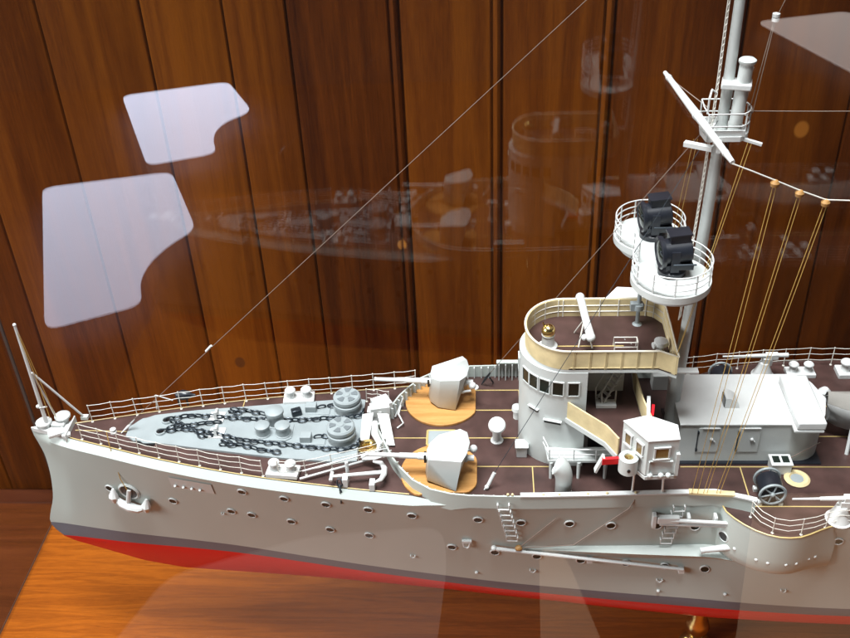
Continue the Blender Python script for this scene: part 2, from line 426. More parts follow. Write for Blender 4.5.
# railings ------------------------------------------------------------
STP = None
def railing(path, h=2.2, step=2.25, n=3, name='railing', first=True, last=True):
    global STP
    P = [Vector(p) for p in path]; L = [0]
    for a, b in zip(P, P[1:]): L.append(L[-1]+(b-a).length)
    def at(s):
        for i in range(len(P)-1):
            if s <= L[i+1]+1e-6: return P[i].lerp(P[i+1], (s-L[i])/(L[i+1]-L[i]))
        return P[-1]
    k = max(1, round(L[-1]/step)); m = MB(); pos = [at(L[-1]*i/k) for i in range(k+1)]
    lean = [V(random.uniform(-.08, .08), random.uniform(-.08, .08), random.uniform(-.05, .03)) for _ in pos]
    for j in range(n):
        f = (j+1)/n*.985; pts = []
        for i, p in enumerate(pos):
            q = p+V(0, 0, h*f)+lean[i]*f
            pts.append(q)
            if i < k:
                r = pos[i+1]+V(0, 0, h*f)+lean[i+1]*f; mid = at(L[-1]*(i+.5)/k)
                pts.append(V(mid.x, mid.y, (q.z+r.z)/2-.07))
        m.tube(pts, .031, 5)
    o = m.build(name, 'rail', ship)
    for i, p in enumerate(pos):
        if (i == 0 and not first) or (i == k and not last): continue
        if STP is None:
            s = MB().tube([V(0, 0, 0), V(0, 0, 1)], .046, 6).sphere((0, 0, .99), .07, 8, (1, 1, .5)).lathe([(.13, 0), (.13, .03)], n=8)
            STP = s.build('stanchion', 'rail', o, loc=p)
            STP.rotation_euler = (-lean[i].y/h, lean[i].x/h, 0); STP.scale = (1, 1, h)
        else: dup(STP, p, o, (-lean[i].y/h, lean[i].x/h, 0), (1, 1, h))
    return o
def edge(x, sd, inset=.3): return V(x, YC+sd*(dk(x)-inset), deckz(x))
xr = [-39.2+1.0*i for i in range(33)]
railing([edge(x, 1) for x in xr])
railing([edge(-39.4+.98*i, -1) for i in range(20)], h=2.0)
railing([V(-19.2, 66.9, 31.3), V(-17.3, 66.9, 31.2), V(-9.7, 69.8, 31)], h=1.9, step=2.6)
tb = MB().tube([V(-17.2, 66.3, 31.5), V(-9.6, 69.3, 31.7)], .11, 10).tube([V(-16.9, 66.6, 32.2), V(-9.8, 69.1, 32.6)], .08, 8).tube([V(-9.6, 69.3, 31.7), V(-9.4, 69.5, 32.3), V(-9.8, 69.1, 32.6)], .08, 8)
tb.build('anchor_boom', 'white', ship)
railing([V(-12.1, 78.0, 31), V(-9.7, 77.6, 31)], h=1.7, step=1.2)
sp_rail = [V(22.9, 62.2, 31), V(23.3, 61.3, 31), V(24.2, 60.4, 31), V(25.6, 60.05, 31), V(27.2, 60.25, 31), V(28.5, 60.85, 31), V(30, 61.3, 31), V(40, 61.2, 31), V(60, 61.6, 31)]
railing(sp_rail, h=1.9, step=2.4)
railing([V(18.9, 82.1, 31), V(23.2, 82.7, 31), V(27, 83.3, 31), V(32, 83.7, 31), V(60, 83.9, 31)], h=2.2, step=2.4)
pv = MB().lathe([(.0001, -.95), (.35, -.7), (.55, -.1), (.45, .5), (.2, .85), (.12, 1.2)], (-30.6, 77.2, 32.6), 14, 'x').tube([V(-31.2, 77.0, 32.6), V(-31.2, 77.0, 31.4)], .1, 6).tube([V(-30.3, 77.0, 32.6), V(-30.3, 77.0, 31.4)], .1, 6)
pv.build('paravane', 'black', ship)
MB().tube([V(-33.3, 76.2, 31.6), V(-33.0, 76.1, 33.5), V(-31.6, 76.6, 32.4)], .07, 6).build('davit', 'white', ship)
MB().lathe([(.32, 0), (.32, .2), (.18, .25), (.15, .45), (.3, .5), (.0001, .6)], (-36.6, YC-.2, deckz(-36.6)), 14).build('eye_plate', 'white', ship)

# forecastle anchor plating
tabh = [(-35.2, 73.3), (-34.6, 74.3), (-33.6, 75.0), (-29, 76.0), (-19, 77.5), (-13.4, 78.2), (-12.2, 78.0)]
tabl = [(-35.2, 71.9), (-34.6, 71.3), (-33.2, 70.9), (-31.8, 71.0), (-27.6, 70.4), (-19.6, 69.3), (-13.8, 68.8), (-12.2, 69.0)]
pl = MB(); rows = []
N_ = 70
for i in range(N_+1):
    x = -35.2+23.0*i/N_; a, b, z = lerp(tabl, x), lerp(tabh, x), deckz(x)
    if x < -33.2:
        w = .22*abs(math.sin((x+35.2)*3.1)); a += w; b -= w
    rows.append([V(x, a, z), V(x, a, z+.22), V(x, b, z+.22), V(x, b, z)])
pl.grid(rows)
pl.add([rows[0][k] for k in range(4)]+[rows[-1][k] for k in range(4)], [(0, 1, 2, 3), (7, 6, 5, 4)])
plate = pl.build('anchor_plate', 'plate', ship)
hw = MB()
for (x, y) in ((-31.7, 74.2), (-31.9, 72.5)):
    hw.lathe([(.55, .05), (.5, .3), (.4, .32), (.36, .2)], (x, y, deckz(x)+.12), 16)
hw.build('hawse_rim', 'plate', plate)
hd = MB()
for (x, y) in ((-31.7, 74.2), (-31.9, 72.5)): hd.lathe([(.37, 0), (.37, .12)], (x, y, deckz(x)+.26), 16)
hd.box((-33.0, 71.0, deckz(-33)+.1), (1.8, .35, .12), (0, 0, -.12))
hd.build('hawse_hole', 'dark', plate)

def chain(pts, pitch=.70, name='anchor_chain'):
    P = [Vector(p) for p in pts]; L = [0]
    for a, b in zip(P, P[1:]): L.append(L[-1]+(b-a).length)
    m = MB(); n = max(2, int(L[-1]/pitch)); r = .085
    for i in range(n):
        s = (i+.5)/n*L[-1]
        for k in range(len(P)-1):
            if s <= L[k+1]+1e-6: break
        t = (P[k+1]-P[k]).normalized(); c = P[k].lerp(P[k+1], (s-L[k])/(L[k+1]-L[k]))
        side = t.cross(V(0, 0, 1)).normalized() if abs(t.z) < .95 else V(0, 1, 0)
        up = side.cross(t)
        an = (0.1 if i % 2 else 1.25)+random.uniform(-.2, .2)
        w = side*math.cos(an)+up*math.sin(an)
        ring = []
        for j in range(12):
            a = 2*PI*j/12; ring.append(c+t*math.cos(a)*.43+w*math.sin(a)*.27)
        m.tube(ring, r, 6, closed=True)
    return m.build(name, 'chain', ship)
def cz(x): return deckz(x)+.46
def cp(l): return [V(x, y, cz(x)) for x, y in l]
chain(cp([(-31.7, 74.2), (-29.5, 74.9), (-26.5, 74.8), (-22.2, 74.5), (-18.5, 74.5), (-15.5, 74.9), (-13.8, 74.85), (-12.6, 75.3), (-12.2, 76.2)]))
chain(cp([(-31.9, 72.5), (-29.5, 72.9), (-27, 72.5), (-23.8, 71.5), (-18.8, 70.85), (-15.4, 70.45), (-13.4, 70.3), (-12.4, 70.9), (-12.2, 71.8)]))
chain(cp([(-31.3, 74.0), (-29.6, 73.3), (-27.5, 73.9), (-26.2, 74.0)])); chain(cp([(-31.3, 72.8), (-30.2, 73.6), (-29.0, 73.0), (-27.6, 71.9), (-26.6, 71.9)]))
chain(cp([(-25.6, 76.0), (-24.2, 75.9), (-22.0, 75.3), (-21.2, 75.2)])); chain(cp([(-25.6, 70.7), (-23.5, 70.8), (-21.8, 70.2), (-19.6, 69.8)]))
chain(cp([(-25.4, 71.2), (-24.6, 70.9)])); chain(cp([(-25.6, 75.6), (-24.6, 75.5)]))
chain(cp([(-17.0, 76.4), (-15.0, 77.0)])); chain(cp([(-16.6, 72.0), (-15.1, 72.3)]))
# chain stoppers
for (x, y) in ((-26.8, 74.9), (-26.3, 72.5)):
    z = deckz(x)+.22
    s = MB().box((x, y-.45, z+.5), (.25, .16, 1.2)).box((x, y+.45, z+.35), (.25, .16, .8)).box((x, y, z+.06), (1.5, 1.5, .12)).box((x, y, z+.75), (.2, 1.0, .14))
    s.build('chain_stopper', 'white', plate)
for (x, y) in ((-17.5, 76.3), (-17.4, 71.8)):
    z = 31.25
    MB().box((x+.4, y, z+.06), (3.0, 1.3, .14)).box((x, y, z+.45), (1.1, .9, .75)).build('chain_pipe', 'plate', plate, bev=.06)
# capstans
cap = None
for (x, y) in ((-13.8, 76.4), (-13.9, 71.9)):
    if cap is None:
        b = MB().lathe([(1.5, 0), (1.5, .15), (1.25, .2), (1.1, .55), (1.1, .8), (1.42, .95), (1.42, 1.2), (1.2, 1.3), (1.2, 1.4), (1.36, 1.5), (1.36, 1.8), (1.22, 1.95), (.35, 2.0), (.3, 2.08), (.0001, 2.1)], (x, y, 31.22), 32)
        cap = b.build('capstan', 'plate', ship, loc=(x, y, 31.22)) if False else None
        bb = MB().lathe([(1.5, 0), (1.5, .15), (1.25, .2), (1.1, .55), (1.1, .8), (1.42, .95), (1.42, 1.2), (1.2, 1.3), (1.2, 1.4), (1.36, 1.5), (1.36, 1.8), (1.22, 1.95), (.35, 2.0), (.3, 2.08), (.0001, 2.1)], (0, 0, 0), 32)
        cap = bb.build('capstan', 'plate', ship, loc=(x, y, 31.22))
        hh = MB()
        for k in range(5):
            a = math.radians(90+72*k)
            c_, s_ = math.cos(a), math.sin(a)
            q = [(.45, -.14), (1.02, -.36), (1.1, 0), (1.02, .36), (.45, .14)]
            hh.prism([(u*c_-v*s_, u*s_+v*c_) for u, v in q], 1.9, 2.03)
        ho = hh.build('socket', paint('socket_shade', (.13, .15, .16), .6), cap, loc=(x, y, 31.22)); ho.location = (0, 0, 0)
    else: dup(cap, (x, y, 31.22), ship, (0, 0, .4))
# windlass
wz = MB()
wz.prism([(-22.9, 72.0), (-22.4, 71.6), (-19.4, 71.6), (-18.9, 72.0), (-18.9, 74), (-20, 75.6), (-22, 75.6), (-22.9, 74)], 31.2, 31.45)
for (x, y, r, h) in ((-21.75, 72.6, .74, 1.25), (-19.75, 72.6, .74, 1.25), (-20.75, 74.2, .9, 1.75)):
    wz.lathe([(r*1.05, 0), (r*1.05, .12), (r*.92, .2), (r*.9, h*.7), (r*1.02, h*.78), (r*1.02, h*.95), (r*.9, h), (.0001, h+.08)], (x, y, 31.4), 24)
wz.build('windlass', 'plate', ship)
MB().box((-18.9, 75.6, 31.7), (1.0, .7, .7), (0, 0, .4)).build('chain_guide', 'chain', ship, bev=.1)
# bollards
bol = None
for (x, y, z, rz, sc) in ((-19.0, 78.0, 31.2, .07, 1.08), (-18.9, 67.3, 31.25, -.1, 1.05), (32.2, 82.2, 31, 0, 1.0), (37.6, 82.2, 31, 0, 1.2), (48, 82, 31, 0, 1.2), (46, 62.6, 31, 0, 1.2)):
    if bol is None:
        m = MB().box((0, 0, .22), (2.9, 1.45, .45))
        for dx in (-.75, .75):
            m.lathe([(.42, .4), (.36, .5), (.36, 1.1), (.5, 1.15), (.52, 1.3), (.35, 1.48), (.0001, 1.52)], (dx, 0, 0), 18)
        bol = m.build('bollard', 'white', ship, loc=(x, y, z), bev=.05); bol.rotation_euler = (0, 0, rz); bol.scale = (sc,)*3
    else: dup(bol, (x, y, z), ship, (0, 0, rz), (sc,)*3)

# breakwater and bulwarks ------------------------------------------------
near = [(-10.6, 72.6), (-10.25, 71.8), (-9.5, 69.9), (-8.72, 68.1), (-7.9, 66.8), (-6.7, 65.25), (-5.0, 64.05), (-3.2, 63.5), (-1.5, 63.27)]
near += [(x, YC-smooth(TOP, x)-.04) for x in (-.5, 1, 3, 5, 8, 11, 14, 17, 20, 22.4, 23.3)]
bk = MB()
z0 = [31.0]*5+[30.7, 30.4, 30.4]+[30.9]*(len(near)-8); z1 = [32.3]*2+[32.4]*(len(near)-2)
bk.wall(near, z0, z1, .16)
far = [(x, 2*YC-y) for x, y in near if x < 20.5]
bk.wall(far, z0[:len(far)], z1[:len(far)], -.16)
bk.box((3.0, 81.9, 32.75), (3.6, .22, .9)); bk.box((3.0, 81.7, 33.15), (3.7, .5, .12))
bko = bk.build('bulwark', 'hull', ship)
sf = MB(); 
P = [Vector((a, b, 0)) for a, b in far]
def along(path, s):
    for a, b in zip(path, path[1:]):
        l = (b-a).length
        if s <= l: return a.lerp(b, s/l), (b-a).normalized()
        s -= l
    return None
for k in range(2, 42):
    q = along(P, k*.72)
    if q is None: break
    c, t = q; n_ = V(t.y, -t.x, 0)
    c = c+n_*.26
    sf.box((c.x, c.y, 31.66), (.10, .34, 1.3), (0, 0, math.atan2(t.y, t.x)))
for k in range(6): sf.box((1.4+k*.68, 81.55, 32.0), (.10, .4, 2.0))
P2 = [Vector((a, b, 0)) for a, b in near]
for k in range(2, 60):
    q = along(P2, k*.9)
    if q is None: break
    c, t = q; n_ = V(-t.y, t.x, 0)
    c = c+n_*.28
    sf.box((c.x, c.y, 31.62), (.09, .22, 1.2), (0, 0, math.atan2(t.y, t.x)))
sf.build('stiffener', 'grey', bko)
cs = MB()
Pn = [V(x, y+.08, 32.45) for x, y in near if 1.7 < x < 23.4]
cs.wall([(p.x, p.y-.16) for p in Pn], 32.38, 32.52, .5)
cso = cs.build('capping_rail', 'white', bko)
cd = MB().wall([(17.7, YC-smooth(TOP, 17.7)-.2), (21.6, YC-smooth(TOP, 21.6)-.2)], 32.4, 32.62, .55)
for x in (1.9, 2.3, 5, 6.4, 8.9, 10.6, 13.1): cd.sphere((x, YC-smooth(TOP, x)+.1, 32.55), .13, 8)
cd.build('pin_rail', 'canvas', bko)
# white apex of the breakwater (folded plates) with its stays
ap = MB()
ap.add([(-12.2, 74.1, 31.1), (-10.6, 72.0, 31.1), (-10.0, 73.0, 33.1), (-10.9, 75.5, 33.0), (-12.0, 73.9, 31.3), (-10.4, 71.9, 31.3)], [(0, 1, 2, 3), (0, 3, 4), (1, 5, 2)])
def slab(m, a, b, c, d, th):
    a, b, c, d = map(Vector, (a, b, c, d)); n = (b-a).cross(d-a).normalized()*th
    m.add([a, b, c, d, a+n, b+n, c+n, d+n], [(3, 2, 1, 0), (4, 5, 6, 7), (0, 1, 5, 4), (1, 2, 6, 5), (2, 3, 7, 6), (3, 0, 4, 7)])
ap = MB()
slab(ap, (-12.2, 72.0, 31.05), (-11.3, 72.0, 31.05), (-10.9, 74.0, 32.9), (-12.0, 74.0, 32.7), .2)
slab(ap, (-9.7, 71.3, 31.05), (-8.7, 71.2, 31.15), (-9.4, 73.9, 32.8), (-10.5, 73.9, 32.9), .2)
ap.box((-10.3, 75.8, 32.3), (1.7, 1.6, 1.3), (0, 0, .5)); ap.box((-10.4, 74.9, 32.6), (1.9, 1.0, 1.0), (0, 0, .2))
ap.box((-10.9, 74.8, 31.9), (1.4, .9, 1.6))
ap.tube([V(-10.7, 72.9, 32.6), V(-10.6, 71.4, 32.5), V(-10.1, 70.7, 31.9), V(-10.3, 70.4, 31.1)], [.3, .36, .3, .18], 10)
ap.tube([V(-9.0, 75.4, 31.2), V(-8.4, 75.8, 32.3), V(-8.6, 75.0, 31.9), V(-8.1, 74.2, 31.4), V(-8.7, 73.8, 31.1)], .09, 6)
ap.tube([V(-8.8, 76.2, 31.2), V(-8.2, 76.6, 32.6), V(-8.6, 76.9, 31.1)], .08, 6)
ap.build('breakwater_apex', 'white', ship, bev=.05)
rg = MB().lathe([(.5, 0), (.95, .05), (1.0, .2), (.95, .36), (.55, .42), (.45, .3), (.45, .1)], (-11.3, 70.9, 31.05), 24)
rg.build('brass_ring', 'brass', ship)

# white deck anchor and its hanging chain
an = MB()
an.tube([V(-14.2, 66.1, 32.0), V(-9.4, 66.7, 32.0)], [.15, .2], 10)
an.tube([V(-10.5, 68.0, 32.1), V(-9.7, 67.7, 32.2), V(-9.35, 67.0, 32.2), V(-9.35, 66.3, 32.1), V(-9.6, 65.7, 32.0), V(-10.2, 65.4, 31.9)], [.12, .22, .28, .28, .22, .1], 8)
an.add([(-11.8, 68.9, 32.1), (-10.4, 69.2, 32.2), (-9.6, 68.4, 32.3), (-10.4, 68.0, 32.3), (-11.6, 68.4, 31.9), (-10.2, 68.5, 31.9)], [(0, 1, 2, 3), (0, 3, 4), (1, 0, 4, 5), (2, 1, 5), (3, 2, 5, 4)])
an.tube([V(-14.2, 65.6, 31.95), V(-14.15, 66.6, 32.1)], .18, 8)
an.box((-12.9, 66.0, 31.6), (.5, .9, 1.0)); an.box((-10.4, 65.6, 31.45), (.5, .9, .8))
an.tube([V(-12.8, 66.9, 31), V(-12.8, 66.9, 33.1)], .18, 8)
an.build('deck_anchor', 'white', ship, bev=.04)
chain([V(-13.4, 65.75, 31.9), V(-13.4, 65.55, 31.2), V(-13.42, 65.4, 30.3), V(-13.42, 65.3, 29.6)], .55, 'hanging_chain')

# hull anchor in its hawse
p, n = hull_frame(-35.6, 26.0); q = V(0, -1, 0).rotation_difference(n)
hs = MB().lathe([(1.15, .25), (1.15, -.1), (1.0, -.22), (.85, -.1)], p, 24, 'y', rot=q.to_euler()); hso = hs.build('hawse_pipe', 'grey', ship)
MB().lathe([(.86, .2), (.86, -.16)], p, 24, 'y', rot=q.to_euler()).build('hawse_pipe_hole', 'dark', hso)
def hp(x, z, out=0.): 
    a, b = hull_frame(x, z); return a+b*out
am = MB(); am.tube([hp(-35.4, 26.5, .15), hp(-35.9, 24.6, .4)], .24, 10)
am.tube([hp(-37.2, 24.9, .35), hp(-36.6, 24.4, .55), hp(-35.8, 24.1, .6), hp(-34.9, 23.9, .55), hp(-34.2, 24.0, .35)], [.25, .42, .5, .42, .25], 10)
for (x, z, dx) in ((-37.3, 24.5, .15), (-34.1, 23.7, .35)):
    am.tube([hp(x, z, .4), hp(x+dx*.5, z+.9, .5), hp(x+dx, z+1.8, .3)], [.35, .5, .12], 8)
am.build('bow_anchor', 'white', ship)
MB().tube([hp(-35.5, 26.4, .3), hp(-35.9, 28, .15), V(-36.2, YC-dk(-36.2)-.1, deckz(-36)+.3), V(-36.3, YC-dk(-36.2)+.3, deckz(-36)+1.9)], .045, 5).build('anchor_rope', 'line', ship)

# side port plate with bolts; small fittings on the near side
def hull_patch(x0, x1, z0, z1, out, nx=8, nz=4):
    return [[hp(x0+(x1-x0)*i/nx, z0+(z1-z0)*j/nz, out) for j in range(nz+1)] for i in range(nx+1)]
sp_ = MB().grid(hull_patch(-30.4, -26.0, 28.2, 29.9, .07)); spo = sp_.build('side_port', 'hull', ship)
spo.data.materials[0] = M['grey']
bt = MB()
for k in range(4): bt.tube([hp(-29.9+k*.85, 28.5, .05), hp(-29.9+k*.85, 28.75, .2)], .13, 8)
bt.build('bolt', 'white', spo)
ey = MB()
def eyelet(x, z, r=.22):
    a = hp(x, z, .02); 
    pts = [a+V(r*math.cos(t), -.18*abs(math.sin(t)) if False else 0, -r*math.sin(t))+V(0, -.12, 0) for t in [PI*i/8 for i in range(9)]]
    ey.tube([hp(x+r, z)]+pts+[hp(x-r, z)], .06, 6)
for x, z, r in ((-7.2, 21.3, .22), (4.4, 20.9, .25), (16.3, 20.7, .25), (27.5, 20.8, .22), (-26, 24.6, .12)): eyelet(x, z, r)
for x, z in ((-1.0, 19.5), (16.36, 19.0), (22.5, 19.3), (-1.9, 25.0)): ey.sphere(hp(x, z, .05), .17, 10)
ey.build('eyelet', 'white', ship)
bracket = MB().box(hp(-1.85, 25.2, .15), (.9, .3, .25)).tube([hp(-2.15, 25.1, .2), hp(-2.1, 24.5, .3), hp(-1.85, 24.3, .3), hp(-1.6, 24.5, .3), hp(-1.55, 25.1, .2)], .1, 6)
bracket.build('mooring_bracket', 'white', ship)

# long ledge and sponson on the near side
lg = MB(); rows = []
LT = [(0, .02), (3.5, .02), (5, .15), (10, .45), (16, .85), (20, 1.15), (22.5, 1.3), (26, .5), (28, .02)]
for i in range(3, 29):
    x = i*1.0; w = lerp(LT, x); zi = 24.75+.055*x
    y0 = YC-half(x, zi)
    rows.append([V(x, y0+.05, zi), V(x, y0-w, zi-.45), V(x, YC-half(x, zi-1.0)-w*.55, zi-1.0), V(x, YC-half(x, zi-2.0)+.05, zi-2.0)])
lg.grid(rows); lg.build('hull_ledge', 'grey', ship, ang=25).data.materials[0] = M['hull']
spz = MB()
SO = [(20.7, 8.8), (20.95, 9.9), (21.5, 10.7), (22.2, 11.45), (23.0, 12.1), (23.9, 12.6), (24.8, 12.88), (25.7, 12.95), (26.6, 12.85), (27.5, 12.5), (28.3, 12.1), (29.2, 11.7), (30.3, 11.35)]
rings = []
for z, f in ((31.0, 1), (30.2, 1), (29, .99), (27.9, .985), (26.8, .96), (26.1, .88), (25.6, .72), (25.3, .45), (25.15, 0)):
    r = []
    for i, (x, h) in enumerate(SO):
        hb = half(x, z)-.1; 
        r.append(V(25.5+(x-25.5)*(.9+.1*min(1, f*1.05)), YC-max(hb, hb+(h-hb)*f), z))
    rings.append(r)
spz.grid(rings); spo2 = spz.build('sponson', 'hull', ship, ang=50)
sd_ = MB(); pol = [(x, YC-h+.06) for x, h in SO]+[(30.3, YC-11.2), (28, YC-10.9), (25, YC-10.2), (23.3, YC-9.6), (20.9, YC-8.7)]
sd_.prism(pol, 30.9, 31.012).build('sponson_deck', 'deck', spo2)
MB().tube([V(x, YC-h+.02, 31.04) for x, h in SO], .07, 6).build('deck_edge_strip', 'strip', spo2)
sb = MB()
for x, h in ((21.9, 11.1), (23.5, 12.35), (24.4, 12.72), (25.9, 12.9), (26.8, 12.75), (28.0, 12.2), (28.6, 11.95)): sb.sphere((x, YC-h*.985-.1, 27.6), .17, 8)
sb.build('sponson_bolt', 'white', spo2)
gp = MB().lathe([(.62, .4), (.62, -.12), (.5, -.18), (.45, -.05)], (21.15, YC-10.0, 28.1), 20, 'y', rot=Euler((0, 0, -.9))); gpo = gp.build('gun_port', 'grey', ship)
MB().lathe([(.48, .3), (.48, -.12)], (21.15, YC-10.0, 28.1), 20, 'y', rot=Euler((0, 0, -.9))).build('gun_port_hole', 'dark', gpo)
cb = MB().tube([V(19.2, 62.5, 26.4), V(19.6, 62.5, 26.5), V(22.6, 62.1, 27.5)], [.3, .27, .34], 14); cbo = cb.build('casemate_barrel', 'white', ship)
MB().tube([V(19.18, 62.5, 26.395), V(19.25, 62.5, 26.41)], .17, 12).build('muzzle', 'dark', cbo)

# boom along the near side, its brackets and guys
bm_ = MB().tube([hp(.8, 24.65, .35), hp(18.25, 22.7, .35)], [.2, .17], 10).sphere(hp(.7, 24.7, .35), .28, 10)
for x in (9.6, 18.1): bm_.box(hp(x, 24.65-(x-.8)*.1117-.3, .2), (.5, .5, .55))
bm_.build('side_boom', 'white', ship)
lb = MB().sphere(hp(3.0, 24.9, .3), .3, 10, (1.2, 1, 1)); lb.build('boom_lashing', 'amber', ship)
gy = MB().tube([hp(3.0, 24.9, .3), hp(8, 25.7, .3), hp(12.6, 31, .25), V(13.4, 63.7, 32.5)], .05, 5).tube([hp(3.0, 24.9, .3), hp(6.2, 29.6, .2)], .05, 5)
gy.build('boom_guy', 'wire', ship)
# rung ladders on the side
def rungs(xa, za, xb, zb, n):
    m = MB()
    for i in range(n):
        x, z = xa+(xb-xa)*i/(n-1), za+(zb-za)*i/(n-1)
        m.tube([hp(x-.5, z), hp(x-.5, z, .3), hp(x-.5, z-.5, .32), hp(x+.5, z-.5, .32), hp(x+.5, z, .3), hp(x+.5, z)], .07, 6)
    return m
rungs(1.5, 31.6, 2.35, 26.6, 7).build('rung_ladder', 'white', ship)
rungs(17.0, 31.0, 16.3, 26.7, 7).build('rung_ladder', 'white', ship)
# stowed boat boom (pair of rods with a block)
bb = MB().tube([hp(15.6, 29.7, .55), hp(22.4, 29.85, .6)], [.2, .16], 10).tube([hp(15.4, 29.1, .5), hp(22.3, 29.4, .5)], .17, 10)
bb.box(hp(16.1, 29.75, .55), (1.9, .5, .7)); bb.box(hp(14.9, 29.5, .4), (.35, .6, 1.5)); 
for x in (17.9, 20.3): bb.box(hp(x, 29.5, .45), (.28, .7, 1.2))
bb.box(hp(22.4, 29.7, .5), (.4, .6, .8)); bb.build('stowed_derrick', 'white', ship, bev=.04)

# ------------------------------------------------------------------ guns
def gun(cx, cy, mir):
    s = -1 if mir else 1
    def P(x, y): return (cx+x, cy+s*y)
    circ = [(-.6+3.75*math.cos(a), .6+3.75*math.sin(a)) for a in [2*PI*i/48 for i in range(48)]]
    out = [P(max(-9, min(x, 2.75)), max(y, -2.15 if x > -1.5 else -2.15-.55*(x+1.5)*0-(x+1.5)*-.33)) for x, y in circ]
    g = MB().lathe([(1.0, 0), (1.0, .5), (.7, .7), (.7, 2.0)], (cx, cy+s*.2, 31.2), 20).build('gun', 'grey', ship, loc=(cx, cy, 31.2) if False else None)
    pf = MB()
    pf.prism(out, 31.02, 31.3); pf.build('gun_platform', 'oak', g, bev=.05)
    top = [(-1.6, -1.15, 34.35), (-1.75, .2, 34.35), (-1.5, 1.0, 34.45), (-.7, 1.75, 34.75), (1.25, 2.15, 35.1), (1.9, 1.6, 35.2), (2.15, .2, 35.2), (1.9, -1.2, 35.1), (1.45, -2.05, 34.9)]
    bot = [(-1.8, -.95, 31.6), (-2.0, .2, 31.6), (-1.8, 1.1, 31.6), (-1.0, 1.9, 31.5), (.75, 2.25, 31.4), (.75, 1.9, 31.45), (.8, .2, 34.6), (.8, -1.6, 31.45), (.85, -2.15, 31.4)]
    n = len(top); sh = MB()
    vs = [P(x, y)+(z,) for x, y, z in bot]+[P(x, y)+(z,) for x, y, z in top]
    fs = [tuple(range(n, 2*n))]
    for i in range(n):
        j = (i+1) % n
        if i in (5, 6): continue              # open back
        fs.append((i, j, n+j, n+i))
    sh.add(vs, fs); so = sh.build('gun_shield', 'grey', g, bev=.03, ang=24)
    so.modifiers.new('thick', 'SOLIDIFY').thickness = .0008
    el = .05
    def B(d, dz=0): return V(cx-d*math.cos(el), cy+s*.2, 33.4+d*math.sin(el)+dz)
    b = MB().tube([B(1.0), B(2.6), B(2.62), B(4.3), B(4.32), B(7.2), B(7.22), B(7.4)], [.36, .34, .29, .27, .23, .19, .22, .22], 14)
    bo = b.build('gun_barrel', 'white', g)
    MB().tube([B(7.38), B(7.41)], .11, 10).build('muzzle', 'dark', g)
    br = MB().tube([B(-.6), B(-1.9)], .42, 12).tube([B(-1.9), B(-2.5)], .3, 12).box((cx+1.2, cy+s*1.0, 33.0), (.8, .3, .8)).tube([V(cx+1.2, cy+s*1.4, 33), V(cx+2.3, cy+s*1.4, 33.2)], .12, 8)
    br.sphere((cx+2.45, cy+s*1.1, 33.6), .38, 12); br.build('breech', 'white', g)
    fr = MB().box((cx-1.95, cy+s*.2, 33.4), (.2, .7, .8)); fr.build('gun_slot', 'dark', g)
    return g
gun(-3.6, 67.0, False); gun(-3.75, 78.4, True)

# ------------------------------------------------------------------ deck fittings
def cowl(x, y, r, h, ang, name='cowl_vent', mouth=1.35):
    m = MB(); d = V(math.cos(ang), math.sin(ang), 0); pts = [V(x, y, 31), V(x, y, 31+h*.45)]; rs = [r, r]
    for k in range(1, 7):
        a = k/6*PI/2; pts.append(V(x, y, 31+h*.45)+d*(r*1.0)*(1-math.cos(a))+V(0, 0, h*.4*math.sin(a))); rs.append(r*(1+(mouth-1)*k/6))
    m.tube(pts, rs, 20, caps=False); e = pts[-1]
    o = m.build(name, 'grey', ship); o.modifiers.new('t', 'SOLIDIFY').thickness = .0006
    dd = MB(); dd.lathe([(rs[-1]*.92, -.15), (rs[-1]*.92, -.2)], e, 20, 'x', rot=Euler((0, 0, ang))); dd.build('vent_mouth', 'white', o)
    return o
cowl(6.9, 64.9, .75, 4.1, math.radians(168), mouth=1.25)
mv = MB().lathe([(.62, 0), (.62, .1), (.42, .2), (.42, 2.2)], (1.06, 72.1, 31), 18)
mv.lathe([(.0001, -.34), (.6, -.3), (.8, -.1), (.82, .08), (.7, .26), (.0001, .34)], (1.06, 71.8, 33.2), 24, rot=Euler((.75, 0, 0)))
mv.build('mushroom_vent', 'white', ship)
MB().box((3.35, 70.2, 31.6), (1.0, 1.0, 1.2)).box((3.35, 70.2, 32.3), (1.25, 1.25, .14)).build('ready_locker', 'white', ship, bev=.05)
MB().lathe([(.4, 0), (.4, .9), (.55, 1.0), (.5, 1.4), (.0001, 1.6)], (3.1, 75.5, 31), 16).build('mushroom_vent', 'white', ship)
MB().lathe([(.35, 0), (.3, 1.0), (.55, 1.1), (.6, 1.5), (.3, 1.85), (.0001, 1.9)], (33.2, 77.6, 31), 16).build('mushroom_vent', 'white', ship)
MB().lathe([(.5, 0), (.5, .08), (.2, .15), (.18, .4), (.0001, .45)], (-1.2, 80.2, 31), 14).build('deck_plug', 'white', ship)
tl = MB().tube([V(-.2, 65.4, 31.05), V(.2, 65.6, 31.5), V(.75, 66.0, 32.6)], [.05, .17, .17], 8).sphere((.05, 65.5, 31.3), .22, 8); tl.build('turnbuckle', 'white', ship)
MB().tube([V(-35.8, 72.4, deckz(-35.8)+.1), V(-35.0, 72.75, 32.4), V(-34.4, 73.0, 33.0)], [.05, .14, .06], 8).build('turnbuckle', 'white', ship)
MB().tube([V(-.4, 80.6, 31.1), V(0, 80.4, 32), V(.5, 80.1, 33)], [.05, .15, .08], 8).tube([V(.8, 80.9, 31.1), V(.4, 80.4, 32.2)], .09, 6).build('turnbuckle', 'chain', ship)
